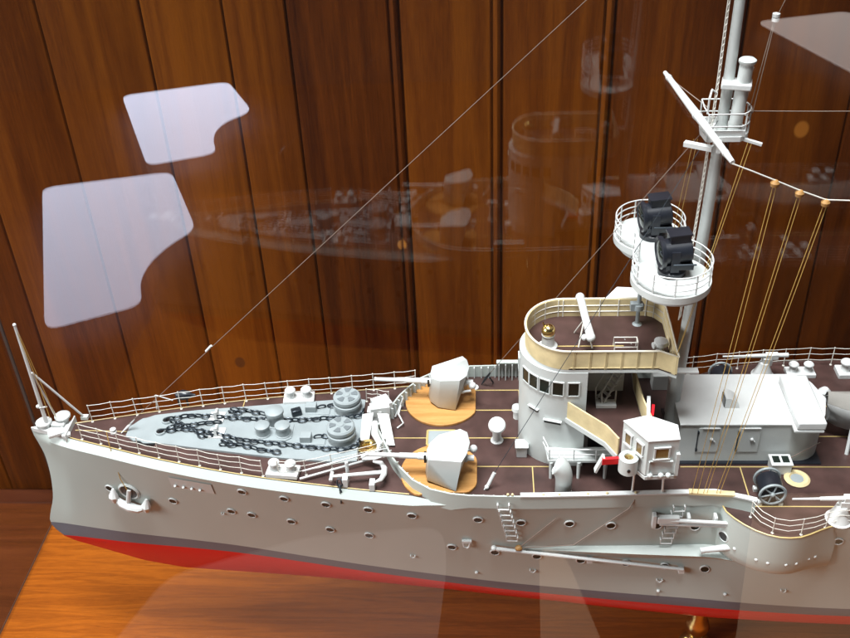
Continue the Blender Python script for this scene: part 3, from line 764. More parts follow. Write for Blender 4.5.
# ------------------------------------------------------------------ bridge
br = MB()
twp = [(8.9, 76.8)]+[(7.2+4.1*math.cos(a), YC+4.1*math.sin(a)) for a in [PI/2+PI*i/28 for i in range(29)]]+[(8.9, 68.6)]
br.prism(twp, 31, 41.95)
bridge = br.build('bridge_tower', 'grey', ship, ang=40)
lowh = MB().prism([(8.9, 70.0), (14.2, 70.6), (14.2, 74.8), (8.9, 75.4)], 31, 36.4); lowh.build('lower_house', 'grey', bridge)
uph = MB().prism([(8.9, 72.4), (12.7, 72.4), (12.7, 76.6), (8.9, 76.6)], 36.85, 41.9)
uph.build('chart_house', 'white', bridge, bev=.05)
doorm = MB().box((10.3, 70.12, 33.6), (1.7, .3, 4.3), (0, 0, .113)); doorm.build('doorway', 'dark', bridge)
# windows round the front
def tower_pt(phi, z, r=4.1): return V(7.2-r*math.sin(phi), YC-r*math.cos(phi), z)
wf = []
for sgn in (1, -1):
    for ph in (-.11, .206, .505, .785, 1.04):
        p_ = tower_pt(ph, 40.15) if ph > 0 else V(7.72, YC-4.1, 40.15)
        if sgn < 0: p_ = V(p_.x, 2*YC-p_.y, p_.z)
        wf.append((p_, -max(ph, 0) if sgn > 0 else PI+max(ph, 0)))
wf.append((V(3.1, YC, 40.15), -PI/2))
w0 = None
for p_, a in wf:
    if w0 is None:
        m = MB()
        for d, c in (((1.06, .12, .1), (0, -.03, .74)), ((1.06, .12, .1), (0, -.03, -.74)), ((.1, .12, 1.5), (-.5, -.03, 0)), ((.1, .12, 1.5), (.5, -.03, 0))): m.box(c, d)
        w0 = m.build('window', 'grey', bridge, loc=p_); w0.rotation_euler = (0, 0, a)
        gm = MB().box((0, 0, 0), (.92, .08, 1.4)); go = gm.build('window_pane', 'pane_dark', w0, loc=p_); go.location = (0, 0, 0)
    else: dup(w0, p_, bridge, (0, 0, a))
for p_, a, wd in ((V(6.0, YC-4.0, 36.3), -.29, 1.5), (V(4.35, YC-2.95, 37.0), -.78, 1.0), (V(4.35, YC+2.95, 37.0), PI+.78, 1.0)):
    o = MB().box((0, 0, 0), (wd, .16, .3)).build('slit_port', 'dark', bridge, loc=p_); o.rotation_euler = (0, 0, a)
    o2 = MB().box((0, -.06, .2), (wd+.2, .3, .06)).build('slit_visor', 'grey', bridge, loc=p_); o2.rotation_euler = (0, 0, a)
# upper deck and canvas
hw_ = 4.05
upo = [(7.2+hw_*1.04*-math.sin(a)*.86, YC+hw_*1.0*math.cos(a)) for a in [PI*i/26 for i in range(27)]]
upo = [(x, y) for x, y in upo]
outl = [(15.6, YC+3.75), (14.9, YC+hw_)]+upo+[(14.9, YC-hw_), (16.3, YC-4.9), (16.35, YC+2.6)]
MB().prism([(x, y) for x, y in outl], 41.95, 42.28).build('upper_bridge_slab', 'grey', bridge)
MB().prism([(YCx*.998+.02, y) for YCx, y in outl], 42.27, 42.4).build('upper_bridge_deck', 'deck', bridge)
MB().box((8.5, 71.9, 42.42), (7.6, .12, .05)).build('deck_strip', 'strip', bridge)
cv = MB(); loop = outl+[outl[0]]
cv.wall(loop, 42.3, 44.25, .14); cvo = cv.build('canvas_screen', 'canvas', bridge, ang=40)
fr = MB(); inn = [Vector((x*.985+.13, YC+(y-YC)*.962, 0)) for x, y in loop]
for z in (42.95, 43.6): fr.tube([V(p.x, p.y, z) for p in inn], .05, 5)
for i, p in enumerate(inn[:-1]):
    if i < 3 or i > len(inn)-6 or i % 3 == 0: fr.tube([V(p.x, p.y, 42.3), V(p.x, p.y, 44.2)], .06, 5)
for k in range(1, 5):
    for yy in (YC+hw_*.962, YC-hw_*.962): fr.tube([V(7.2+k*1.7, yy, 42.3), V(7.2+k*1.7, yy, 44.2)], .06, 5)
fr.build('screen_frame', 'rail', cvo)
se = MB()
for k in range(7):
    x = 7.6+k*1.35; se.box((x, YC-hw_-.02, 43.28), (.07, .06, 1.9)); se.box((x+.12, YC-hw_-.02, 43.28), (.03, .06, 1.9))
se.box((11.1, YC-hw_-.02, 42.5), (7.6, .06, .06)); se.build('canvas_seam', 'canvas', cvo)
MB().tube([V(x, y, 44.27) for x, y in loop], .09, 6).build('screen_hem', paint('hem_white', (.72, .68, .55), .7), cvo)
pm = MB().box((17.2, YC-4.0, 42.1), (2.2, .7, .14)); pm.build('signal_ledge', 'white', bridge)
# instruments up there
bn = MB().lathe([(.85, 0), (.85, .12), (.6, .2), (.52, 1.2), (.6, 1.3)], (5.6, 72.0, 42.4), 20); bno = bn.build('binnacle', 'white', bridge)
MB().sphere((5.6, 72.0, 44.1), .62, 20).tube([V(5.3, 72.0, 44.5), V(5.1, 72.1, 44.9)], .08, 6).build('binnacle_dome', 'brass', bno)
tf = MB().tube([V(9.2, 70.9, 44.2), V(8.95, 72.9, 44.55), V(8.7, 75.6, 44.95)], [.38, .34, .36], 14).sphere((8.65, 75.9, 45.0), .42, 12).sphere((9.2, 70.8, 44.2), .42, 12)
tf.sphere((8.7, 71.2, 43.9), .3, 8); tfo = tf.build('rangefinder', 'white', bridge)
MB().tube([V(8.7, 72.6, 44.4), V(8.3, 71.8, 42.4)], .07, 6).tube([V(8.8, 73.2, 44.4), V(8.1, 74, 42.4)], .07, 6).tube([V(9.0, 72.4, 44.4), V(9.5, 71.6, 42.4)], .07, 6).build('rangefinder_tripod', 'rail', tfo)
hr = MB()
for y in (71.2, 72.0):
    hr.tube([V(11.4, y, 42.4), V(11.4, y, 43.3), V(13.4, y, 43.3), V(13.4, y, 42.4)], .06, 6)
hr.tube([V(11.4, 71.2, 42.8), V(13.4, 71.2, 42.8)], .05, 6); hr.tube([V(13.4, 71.2, 43.3), V(13.4, 72, 43.3)], .06, 6)
hr.build('hatch_rail', 'rail', bridge)
pl_ = MB().lathe([(.5, 0), (.5, .1), (.3, .2), (.3, .9), (.6, 1.0), (.6, 1.4), (.0001, 1.5)], (15.3, 70.8, 42.4), 14).tube([V(14.6, 70.6, 43.4), V(15.9, 71.0, 43.4)], .3, 10)
pl_.build('pelorus', 'white', bridge)
pd = MB().lathe([(.45, 0), (.2, .15), (.18, 1.6), (.5, 1.7), (.5, 2.2), (.2, 2.3), (.16, 6)], (13.9, 75.3, 42.4), 12); pd.box((13.7, 75.3, 44.4), (1.1, .6, .7)); pd.build('director_pedestal', 'plate', bridge)
# wing deck and the two cabins
wing = [(7.3, 68.9), (10.5, 65.6), (11.4, 63.7), (13.2, 61.2), (15.85, 61.4), (15.9, 65.2), (14.4, 66.6), (13.9, 69), (13.7, YC)]
wing = wing+[(x, 2*YC-y) for x, y in wing[::-1][1:]]
MB().prism(wing, 36.4, 36.74).build('wing_slab', 'grey', bridge)
MB().prism([(11.6+(x-11.6)*.985, YC+(y-YC)*.99) for x, y in wing], 36.73, 36.83).build('wing_deck', 'deck', bridge)
for sgn in (1, -1):
    def fl(y): return y if sgn > 0 else 2*YC-y
    w_ = MB().wall([(7.1, fl(68.95)), (10.45, fl(65.5)), (11.3, fl(63.85))], 36.85, 38.7, -.13*sgn); w_.build('wing_screen', 'canvas', bridge)
    MB().wall([(7.05, fl(68.9)), (10.4, fl(65.45)), (11.25, fl(63.8))], 36.35, 36.85, -.16*sgn).build('wing_coaming', 'grey', bridge)
    MB().wall([(13.7, fl(YC+.05)), (13.9, fl(69)), (14.3, fl(66.5)), (15.3, fl(64.6))], 36.85, 38.7, .13*sgn).build('wing_screen', 'canvas', bridge)
    cab = [(11.5, fl(63.8)), (13.2, fl(61.3)), (15.75, fl(61.55)), (15.85, fl(63.4)), (13.6, fl(64.6))]
    roofp = [(11.43, fl(63.85)), (13.18, fl(61.24)), (15.8, fl(61.5)), (15.88, fl(63.3)), (13.6, fl(64.55))]
    cb_ = MB().prism(cab, 36.83, 40.6).build('wing_cabin', 'grey', bridge, ang=20)
    MB().prism(roofp, 40.58, 40.8).build('cabin_roof', 'white', cb_, bev=.04) if False else MB().prism(roofp, 40.56, 40.68).build('cabin_roof', 'white', bridge, bev=.03)
    dirv = Vector((13.2-11.5, fl(61.3)-fl(63.8))); aa = math.atan2(dirv.y, dirv.x)
    spots = [(11.95, fl(63.14), aa), (12.72, fl(62.0), aa), (14.4, fl(61.42), .1*sgn)]
    for (x, y, a) in spots:
        big = abs(a) < .2
        d = 1.2 if big else .75
        o = MB()
        for dd, c in (((d+.2, .3, .14), (0, 0, .62)), ((d+.2, .4, .16), (0, 0, -.62)), ((.12, .3, 1.2), (-d/2, 0, 0)), ((.12, .3, 1.2), (d/2, 0, 0))): o.box(c, dd)
        o = o.build('window', 'white', bridge, loc=(x, y, 39.25)); o.rotation_euler = (0, 0, a)
        g = MB().box((0, 0, 0), (d, .16, 1.15)).build('window_pane', 'pane_amber', o, loc=(x, y, 39.25)); g.location = (0, 0, 0)
    dt = MB()
    for x in (13.6, 14.5, 15.1): dt.sphere((x, fl(61.3)-.1*sgn, 36.95), .25, 8)
    dt.box((15.75, fl(61.6)-.1*sgn, 38.0), (.3, .45, 2.4)); dt.box((14.4, fl(61.36), 38.4), (2.0, .2, .08)); dt.box((13.45, fl(61.24), 37.6), (.06, .2, 1.6))
    dt.build('cabin_fitting', 'grey', bridge)
    po = MB().tube([V(12.6, fl(62.6), 36.4), V(12.9, fl(64.3), 31)], .1, 8).tube([V(15.0, fl(62.4), 36.4), V(15.6, fl(64.3), 31)], .1, 8)
    po.build('cabin_support', 'white', bridge)
    sl = MB().box((10.5, fl(62.9), 37.0), (1.4, .3, .62), (0, 0, .1*sgn)); sl.build('sidelight_board', 'red', bridge)
    sl = MB().box((9.65, fl(63.1), 36.5), (.2, .6, 1.8), (0, .35, 0)); sl.build('sidelight_bracket', 'grey', bridge)
    sl = MB().lathe([(.82, 0), (.82, 1.5), (.7, 1.6), (.42, 1.55), (.38, 1.3)], (11.9, fl(62.1), 36.7), 24); slo = sl.build('sidelight_drum', 'grey', bridge)
    MB().lathe([(.37, 1.1), (.37, 1.42)], (11.9, fl(62.1), 36.7), 16).build('lantern_lens', 'brass', bridge); MB().sphere((11.85, fl(62.1)-.8*sgn, 37.3), .15, 8, (1, .5, 1.4)).build('lantern_port', 'dark', bridge)
rb = MB().box((14.6, 67.6, 38.0), (.25, 1.5, 1.3), (0, 0, -.2)); rb.build('life_raft_board', 'red', bridge)
rb = MB().box((14.25, 67.9, 38.8), (.3, 2.6, .2), (0, 0, -.15)); rb.build('lashing_board', 'white', bridge)
# stair
stm = MB(); A, B_ = V(10.3, 70.6, 36.9), V(13.2, 72.6, 41.4)
for dy in (-.45, .45):
    o_ = V(-.35, .5, 0)*dy*1.5
    stm.tube([A+o_, B_+o_], .09, 6); stm.tube([A+o_+V(0, 0, .2), A+o_+V(-.1, 0, 1.5), B_+o_+V(-.4, 0, 1.0)], .07, 6)
for k in range(1, 10):
    p_ = A.lerp(B_, k/10); stm.box(p_, (.3, 1.2, .08), (0, 0, .6))
stm.tube([V(10.0, 70.2, 36.9), V(11.6, 70.2, 36.9), V(11.8, 70.8, 36.9), V(11.8, 70.8, 38.2)], .08, 6)
stm.box((10.9, 70.4, 37.0), (1.8, .9, .3)); stm.build('stair', 'white', bridge)
# side gallery with its legs and rail
ga = MB().prism([(5.6, 66.9), (11.8, 66.9), (11.8, 68.7), (5.4, 68.7)], 33.0, 33.25)
for x in (5.9, 8.4, 10.8): ga.tube([V(x, 67.0, 31), V(x, 67.0, 33)], [.14, .2], 8)
ga.build('side_gallery', 'grey', bridge)
gr = MB()
for z in (33.9, 34.5): gr.tube([V(5.2, 68.3, z+.35), V(5.7, 67.0, z), V(11.8, 67.0, z)], .07, 6)
for x in (5.7, 7.9, 9.9, 11.7): gr.tube([V(x, 67.0, 33.2), V(x, 67.0, 34.5)], .07, 6)
gr.build('gallery_rail', 'white', bridge)

# ------------------------------------------------------------------ after deckhouse
hp_ = [(17.6, 69.15), (28.6, 69.15)]+arc(28.6, 71.35, 2.2, -90, -20, 8)+[(31.3, 72.7)]+arc(28.6, 74.05, 2.2, 20, 90, 8)+[(17.6, 76.25)]
house = MB().prism(hp_, 31, 35.5).build('deckhouse', 'grey', ship, ang=30)
ctr = V(24, YC, 0)
MB().prism([(24+(x-24)*1.012, YC+(y-YC)*1.03) for x, y in hp_], 35.48, 35.66).build('deckhouse_roof', 'white', house, bev=.04)
MB().box((24, YC, 31.08), (13.4, 7.9, .16)).build('deckhouse_coaming', 'black', house)
for x in (20.25, 23.85):
    d = MB().box((x, 69.13, 33.75), (1.95, .14, 2.9)).build('door', 'grey', house, bev=.05)
    MB().box((x-1.02, 69.1, 33.5), (.07, .2, 2.2)).box((x-1.0, 69.08, 34.7), (.16, .2, .3)).box((x-1.0, 69.08, 32.6), (.16, .2, .3)).build('hinge', 'chain', d)
    MB().sphere((x+.25, 69.0, 33.9), .16, 8).tube([V(x+.25, 69.02, 33.9), V(x+.55, 69.0, 33.6)], .06, 6).build('handle', 'white', d)
    MB().box((x+.1, 69.05, 35.2), (1.5, .18, .08)).build('drip_rail', 'white', d)
MB().box((28.85, 71.6, 36.15), (2.5, 6.9, .8)).build('roof_locker', 'white', house, bev=.12)
MB().box((28.7, 68.6, 35.55), (2.6, .9, .25)).build('locker_ledge', 'white', house, bev=.04)
rv = MB(); pts = [(21.9+1.3*math.sin(a), 35.66+1.1*(1-0)*math.cos(a) if False else 35.66+1.15*math.cos(a)) for a in [PI/2*i/8 for i in range(9)]]
rv.add([(x, y, z) for y in (71.3, 72.7) for x, z in [(21.9, 35.6)]+pts], [tuple(range(10)), tuple(range(19, 9, -1))]+[(i, (i+1) % 10, 10+(i+1) % 10, 10+i) for i in range(10)])
rvo = rv.build('roof_vent', 'white', house); MB().box((21.88, 72.0, 36.15), (.1, 1.2, .85)).build('vent_opening', 'dark', rvo)
sk = MB().box((26.75, 68.15, 31.55), (1.75, 1.35, 1.15)).box((26.75, 68.15, 32.16), (1.95, 1.5, .12)).build('skylight', 'white', ship, bev=.04)
for dx in (-.42, .42): MB().box((26.75+dx, 68.2, 32.2), (.62, .85, .1)).build('skylight_pane', 'pane_dark', sk)
MB().tube([V(27.2, 68.9, 31.2), V(30.2, 68.95, 33.6)], .05, 5).build('grab_wire', 'wire', house)
# reels
def reel(x, y, z, sc, tilt=0):
    fr = MB().box((x-.9, y-.8, z-1.3), (.35, .5, .5)).box((x+.9, y-.8, z-1.3), (.35, .5, .5)).box((x-.9, y+.9, z-1.3), (.35, .5, .5)).box((x+.9, y+.9, z-1.3), (.35, .5, .5))
    for yy in (-.85, .95): fr.tube([V(x-.9, y+yy, z-1.3), V(x, y+yy, z), V(x+.9, y+yy, z-1.3)], .1, 6)
    r = fr.build('cable_reel', 'white', ship)
    MB().lathe([(.6, -.95), (1.0, -.85), (1.05, -.3), (1.1, .2), (1.05, .8), (.6, .95)], (x, y, z), 24, 'y').build('drum', 'black', r)
    w = MB()
    for yy in (-1.05, 1.05):
        w.tube([V(x+1.1*math.cos(a), y+yy, z+1.1*math.sin(a)) for a in [2*PI*i/24 for i in range(24)]], .13, 6, closed=True)
        for k in range(3):
            a = k*PI/3+.3; d = V(math.cos(a), 0, math.sin(a))*1.1; w.tube([V(x, y+yy, z)-d, V(x, y+yy, z)+d], .08, 6)
        w.sphere((x, y+yy, z), .25, 8)
    w.build('wheel', 'plate', r)
reel(24.9, 64.6, 32.4, 1); reel(23.8, 80.0, 32.3, 1)
rg = MB().lathe([(1.1, 0), (1.15, .08), (.95, .22), (.7, .2), (.6, .08)], (28.05, 66.9, 31.02), 24); rgo = rg.build('scuttle_ring', 'canvas', ship)
MB().lathe([(.58, 0), (.58, .1), (.0001, .14)], (28.05, 66.9, 31.02), 20).build('scuttle_plate', 'plate', rgo)
# small guns
sg = None
for (x, y) in ((30.3, 61.95), (28.4, 82.0)):
    if sg is None:
        sg = MB().lathe([(1.1, 0), (1.15, .1), (1.0, .2), (.62, 1.2), (.5, 1.7)], (0, 0, 0), 24).build('small_gun', 'white', ship, loc=(x, y, 31.02))
        b = MB().tube([V(-4.3, 0, 2.45), V(-2.0, 0, 2.5), V(-1.98, 0, 2.5), V(0, 0, 2.55), V(2.2, 0, 2.6)], [.09, .12, .18, .22, .24], 12).box((.6, 0, 2.5), (1.2, .6, .55)).box((.2, 0, 1.9), (.9, .7, .8)).tube([V(.4, -.7, 2.5), V(.4, -.7, 3.1)], .12, 6)
        o = b.build('small_gun_barrel', 'white', sg, loc=(x, y, 31.02)); o.location = (0, 0, 0)
    else: dup(sg, (x, y, 31.02), ship)
sh_ = MB().box((17.7, 80.3, 31.9), (1.7, 1.3, 1.8)).box((19.4, 80.9, 31.7), (1.2, 1.0, 1.2), (0, .3, 0)).tube([V(20.6, 80.6, 31.0), V(20.6, 80.6, 32.0)], .5, 14); sh_.build('ready_locker', 'grey', ship, bev=.06)
MB().lathe([(1.2, 0), (.9, .4), (.4, .7)], (26.2, 80.6, 31.0), 18).build('mooring_cleat', 'white', ship)
MB().lathe([(.5, 0), (.5, .1), (.2, .2), (.0001, .4)], (37.3, 77.9, 31), 12).build('deck_plug', 'white', ship)
# ship's boat on its chocks, bow forward
bt = MB(); rows = []
for i in range(17):
    u = i/16; x = 32.0+15*u; w = 2.2*(math.sin(PI*min(.98, max(.0, u*.9+.02))))**.55; zt = 34.6+1.2*(1-2*u)**2*.6
    kz = 32.0+(.9*(1-u*6)**2 if u < 1/6 else 0)
    row = []
    for k in range(11):
        a = PI*k/10; row.append(V(x-(.9*(1-u)**4)*(1-abs(math.cos(a)))*0+(-.5*(1-u)**6 if k in (0, 10) else 0), 72.9-w*math.cos(a)*(abs(math.cos(a))**.0), zt-(zt-kz)*math.sin(a)**.8))
    rows.append(row)
bt.grid(rows)
bts = bt.build('ship_boat', 'boat', ship)
bts.modifiers.new('t', 'SOLIDIFY').thickness = -.0012
cvr = MB(); rr = []
for i, r in enumerate(rows):
    a, b = r[0], r[-1]; mid = (a+b)/2+V(0, 0, 1.0)
    rr.append([a+V(0, -.05, .02), a.lerp(mid, .5)+V(0, 0, .25), mid, b.lerp(mid, .5)+V(0, 0, .25), b+V(0, .05, .02)])
cvr.grid(rr); cvr.build('boat_cover', paint('boat_canvas', (.27, .255, .23), .85, .1, bump=.4), bts)
lp = MB()
for k in range(1, 7):
    j = 2*k; r = rows[j]; lp.tube([p_+V(0, -.06 if p_.y < 72.9 else .06, -.02) for p_ in r], .05, 5)
lp.build('boat_lashing', 'rail', bts)
ck = MB().box((35, 72.9, 31.5), (.4, 3.2, 1.2)).box((43, 72.9, 31.5), (.4, 3.2, 1.2)).tube([V(33.6, 70.9, 33.8), V(33.4, 70.2, 31.0)], .18, 8).tube([V(36.0, 70.6, 33.4), V(35.8, 70.1, 31.0)], .18, 8); ck.build('boat_chock', 'white', ship)
MB().lathe([(.4, 0), (.4, .8), (.55, .9), (.5, 1.2), (.0001, 1.3)], (32.2, 74.2, 31.8), 14).build('boat_lantern', 'brass', ship)

# ------------------------------------------------------------------ mast
mx = lambda z: 17.35+.9*min(1, (z-31)/25.) + .2*min(1, max(0, (z-56)/10.))
ms = MB().tube([V(mx(z), YC, z) for z in (31, 36, 42, 48, 54, 60, 66, 72, 78, 84)], [.58, .57, .54, .51, .48, .45, .42, .39, .36, .33], 20)
mast = ms.build('mast', 'grey', ship)
la = MB()
def lad(z): return V(mx(z)-.82, YC-.2, z)
zs = [45+.5*i for i in range(80)]
for d in (-.27, .27): la.tube([lad(z)+V(d*.5, d, 0) for z in zs[::8]], .045, 5)
for z in zs: la.tube([lad(z)+V(-.14, -.27, 0), lad(z)+V(.14, .27, 0)], .05, 5)
la.build('mast_ladder', 'rail', mast)
# searchlight platform
pts = [(15.2+3.25*math.cos(a), 69.5+3.35*math.sin(a)) for a in [math.radians(t) for t in range(-222, 62, 8)]]
pts2 = [(14.3+3.0*math.cos(a), 76.3+3.1*math.sin(a)) for a in [math.radians(t) for t in range(-20, 238, 8)]]
plan = pts+pts2
MB().prism([(16+(x-16)*.9, YC+(y-YC)*.93) for x, y in plan], 50.25, 50.7).build('platform_bottom', 'grey', mast)
spf = MB().prism(plan, 50.7, 51.3); spfo = spf.build('searchlight_platform', 'grey', mast)
rl = MB(); pin = [(15.3+(x-15.3)*.97, YC+(y-YC)*.98) for x, y in plan]
for z in (51.9, 52.5, 53.1): rl.tube([V(x, y, z) for x, y in pin], .06, 5, closed=True)
for i, (x, y) in enumerate(pin):
    if i % 4 == 0: rl.tube([V(x, y, 51.2), V(x, y, 53.1)], .07, 5)
rl.build('platform_rail', 'white', mast)
MB().tube([V(17, 71, 48.5), V(16, 69.6, 50.4)], .18, 8).tube([V(17, 74.5, 48.5), V(15.6, 75.6, 50.4)], .18, 8).build('platform_strut', 'grey', mast)
def searchlight(x, y, z):
    k = .84
    def sc(m):
        m.v = [V(x+(p.x-x)*k, y+(p.y-y)*k, z+(p.z-z)*k) for p in m.v]; return m
    b = MB().lathe([(1.35, 0), (1.35, .5), (1.0, .8), (.85, 1.3)], (x, y, z), 20).box((x, y-1.3, z+2.0), (.8, .22, 2.2)).box((x, y+1.3, z+2.0), (.8, .22, 2.2))
    b.box((x+.5, y, z+1.3), (2.6, 2.5, .45))
    r = sc(b).build('searchlight', 'black', mast)
    e = Euler((0, -.06, .12))
    sc(MB().lathe([(1.15, 1.6), (1.25, 1.5), (1.3, -1.0), (1.6, -1.05), (1.65, -1.4), (1.5, -1.5), (1.3, -1.3)], (x, y, z+2.5), 24, 'x', rot=e)).build('lamp_barrel', 'black', r)
    sc(MB().box((x+.35, y+.1, z+4.0), (1.9, 1.35, .9), (0, -.05, .12)).box((x+.35, y+.1, z+4.5), (2.2, 1.6, .16), (0, -.05, .12))).build('lamp_chimney', 'black', r)
    sc(MB().lathe([(1.3, -1.32), (.9, -1.46), (.0001, -1.52)], (x, y, z+2.5), 24, 'x', rot=e)).build('lamp_lens', 'pane_dark', r)
    sc(MB().tube([V(x-.2, y-1.45, z+1.75), V(x+2.0, y-1.4, z+1.75)], .1, 6).tube([V(x-1.2, y-1.2, z+2.6), V(x-1.5, y-1.3, z+3.2)], .1, 6)).build('lamp_handle', 'chain', r)
for sx, sy in ((15.3, 70.0), (14.6, 76.0)):
    searchlight(sx, sy, 51.3)
# spotting top
tp = MB().prism([(17.0, 71.2)]+arc(18.7, YC, 1.75, -60, 60, 8)+[(17.0, 74.2), (16.8, YC)], 62.35, 62.75)
tp.add([(19.6, 71.6, 62.4), (21.2, 71.2, 61.9), (21.2, 71.6, 61.9), (19.9, 72.2, 62.5)], [(0, 1, 2, 3)]); tp.box((16.4, 70.9, 62.2), (2.2, .5, .35), (0, 0, -.5)); tp.box((18.0, 71.1, 62.0), (.3, .3, 1.0)); tp.box((20.4, 71.4, 62.3), (1.8, .3, .2), (0, .2, -.3))
tp.box((18.6, 71.4, 62.95), (2.6, .2, .5)); tp.box((17.6, 73.9, 63.0), (1.6, .2, .5))
tpo = tp.build('spotting_top', 'white', mast)
tr = MB(); ring = [(17.0, 71.2)]+arc(18.7, YC, 1.7, -60, 60, 8)+[(17.0, 74.2), (16.9, YC)]
for z in (63.6, 64.6): tr.tube([V(x, y, z) for x, y in ring], .06, 5, closed=True)
for x, y in ring[::2]: tr.tube([V(x, y, 62.6), V(x, y, 64.6)], .07, 5)
tr.tube([V(16.9, 71.4, 64.6), V(16.9, 71.4, 65.8), V(17.2, 72.2, 66.2), V(17.6, 72.2, 65.9)], .08, 6); tr.build('top_rail', 'white', tpo)
tk = MB().tube([V(19.2, 72.0, 62.7), V(19.45, 72.0, 68.4)], [.5, .52], 18).lathe([(.6, 0), (.65, .08), (.65, .24), (.5, .36), (.0001, .4)], (19.46, 72.0, 68.3), 18)
tk.build('topmast_heel', 'grey', mast)
bd = MB().box((18.95, 72.2, 66.6), (2.2, 1.5, .5), (0, 0, -.25)).build('mast_band', 'white', mast, bev=.1)
# yard
yd = MB(); a, b = V(14.9, 79.4, 64.8), V(17.85, 66.0, 63.2)
yd.tube([a, a.lerp(b, .08), a.lerp(b, .5), a.lerp(b, .92), b], [.16, .22, .33, .24, .18], 12)
for t in (.06, .5, .9): yd.tube([a.lerp(b, t), a.lerp(b, t+.02)], .38 if t == .5 else .27, 12)
yd.build('yard', 'white', mast)
MB().tube([a.lerp(b, .06), V(17.4, 73.4, 64.2)], .045, 5).build('yard_lift', 'wire', mast)

# ------------------------------------------------------------------ rigging
rgm = MB().tube(line((-35.2, 72.72, 32.4), (18.4, YC, 83.4), 8), .026, 5); fs_ = rgm.build('forestay', 'wire', ship)
MB().tube([V(-25.4+.25, YC, 42.15), V(-25.4-.35, YC, 41.5)], .12, 8).build('insulator', 'white', fs_)
MB().tube(line((.75, 66.0, 32.6), (18.0, 72.4, 63.6), 4), .03, 5).build('stay', 'chain', ship)
MB().tube(line((.5, 80.1, 33), (18.0, 73.2, 63.6), 4), .03, 5).build('stay', 'wire', ship)
sig = [V(17.85, 66.0, 63.1), V(19.4, 66, 62.45), V(21.1, 66, 61.7), V(23.0, 66, 60.85), V(25.0, 66, 60.05), V(26.9, 66, 59.95), V(32, 66, 60.3), V(45, 66.5, 61.5), V(70, 68, 66)]
ss = MB().tube(sig, .055, 6).build('signal_stay', 'rail', ship)
tops = [V(21.1, 66, 61.7), V(23.0, 66, 60.85), V(25.0, 66, 60.05)]
hb = MB()
for p_ in tops: hb.lathe([(.0001, -.38), (.3, -.2), (.34, .05), (.2, .25), (.0001, .3)], p_-V(0, 0, .25), 12)
hb.build('signal_block', 'amber', ss)
hl = MB()
bots = [(17.9, 18.4), (18.9, 19.2), (20.0, 20.3)]
for p_, (b1, b2) in zip(tops, bots):
    hl.tube(line(p_-V(.1, 0, .4), (b1, 63.45, 32.55), 6, .15), .025, 5); hl.tube(line(p_-V(-.15, 0, .4), (b2, 63.45, 32.55), 6, .2), .025, 5)
for p_, q_ in (((20.2, 71.3, 62.2), (16.1, 67.9, 44.3)), ((20.5, 71.3, 62.2), (16.4, 68.6, 44.3))):
    hl.tube(line(p_, (19.3, 63.7, 32.5), 6, .0) if False else line(p_, q_, 4), .026, 5)
for p_, q_ in (((16.2, 71.9, 62.3), (15.8, 76.4, 44.3)), ((16.5, 71.9, 62.3), (16.1, 76.0, 44.3))): hl.tube(line(p_, q_, 4), .026, 5)
hl.build('halyard', 'line', ship)
ra = MB().tube(line((20.2, 72.0, 64.5), (60, YC, 64.2), 8, .3), .035, 5)
ra.tube(line((20.4, 72.0, 64.3), (21.2, YC, 71.3), 3), .035, 5); ra.tube(line((19.9, 72.0, 62.5), (21.1, YC, 71.2), 3), .035, 5); ra.tube(line((21.2, YC, 71.3), (25.5, YC, 84), 3), .03, 5)
ra.sphere((20.3, 72.0, 64.5), .18, 8)
rao = ra.build('aerial_wire', 'wire', ship)
MB().lathe([(.0001, -.4), (.28, -.25), (.28, -.05), (.2, 0), (.28, .05), (.28, .3), (.0001, .4)], (21.2, YC, 71.4), 12).build('insulator', 'white', rao)

# ================================================================== pedestals
def pedestal(x, label):
    kz = lerp(KEEL, x)
    m = MB().lathe([(1.7, 0), (1.75, .25), (1.55, .5), (1.0, .9), (.85, 1.4), (1.1, 2.0), (1.35, 3.0), (1.2, 3.6), (.9, 4.2), (.9, kz-1.2), (1.25, kz-.9), (1.25, kz+.02)], (0, 0, 0), 32)
    o = m.build('display_pedestal', 'brass', None, loc=(x, YC, 0)); tag(o, label, 'pedestal'); return o
pedestal(23.4, 'turned brass pedestal under the keel beneath the sponson, standing on the case floor')

# ================================================================== case, table, wall
X0, X1, Y0, Y1, ZT = -57.5, 108, 4.0, 94.0, 88.0
case = empty('display_case', (25, 49, -1.6)); tag(case, 'large clear glass display case with a polished orange wood floor, enclosing the model ship', 'display case')
MB().box(((X0+X1)/2, (Y0+Y1)/2, -.8), (X1-X0, Y1-Y0, 1.6)).build('case_floor', 'base', case, bev=.12)
def pane(c, d): MB().box(c, d).build('glass_pane', 'glass', case, smooth=False)
g_ = .3
pane(((X0+X1)/2, Y1-.3, ZT/2), (X1-X0-.8, g_, ZT-.5)); pane(((X0+X1)/2, Y0+.3, ZT/2), (X1-X0-.8, g_, ZT-.5))
pane((X0+.3, (Y0+Y1)/2, ZT/2), (g_, Y1-Y0-1.1, ZT-.5)); pane((X1-.3, (Y0+Y1)/2, ZT/2), (g_, Y1-Y0-1.1, ZT-.5))
pane(((X0+X1)/2, (Y0+Y1)/2, ZT), (X1-X0, Y1-Y0, g_))
sl = MB()
for x in (X0+.3, X1-.3):
    for y in (Y0+.3, Y1-.3): sl.box((x, y, ZT/2), (.32, .32, ZT-.6))
sl.build('corner_seal', 'seal', case)
sl = MB()
for a, b in (((X0, Y0), (X1, Y0)), ((X0, Y1), (X1, Y1)), ((X0, Y0), (X0, Y1)), ((X1, Y0), (X1, Y1))):
    sl.tube([V(*a, -.05), V(*b, -.05)], .14, 4)
sl.build('base_trim', 'seal', case)

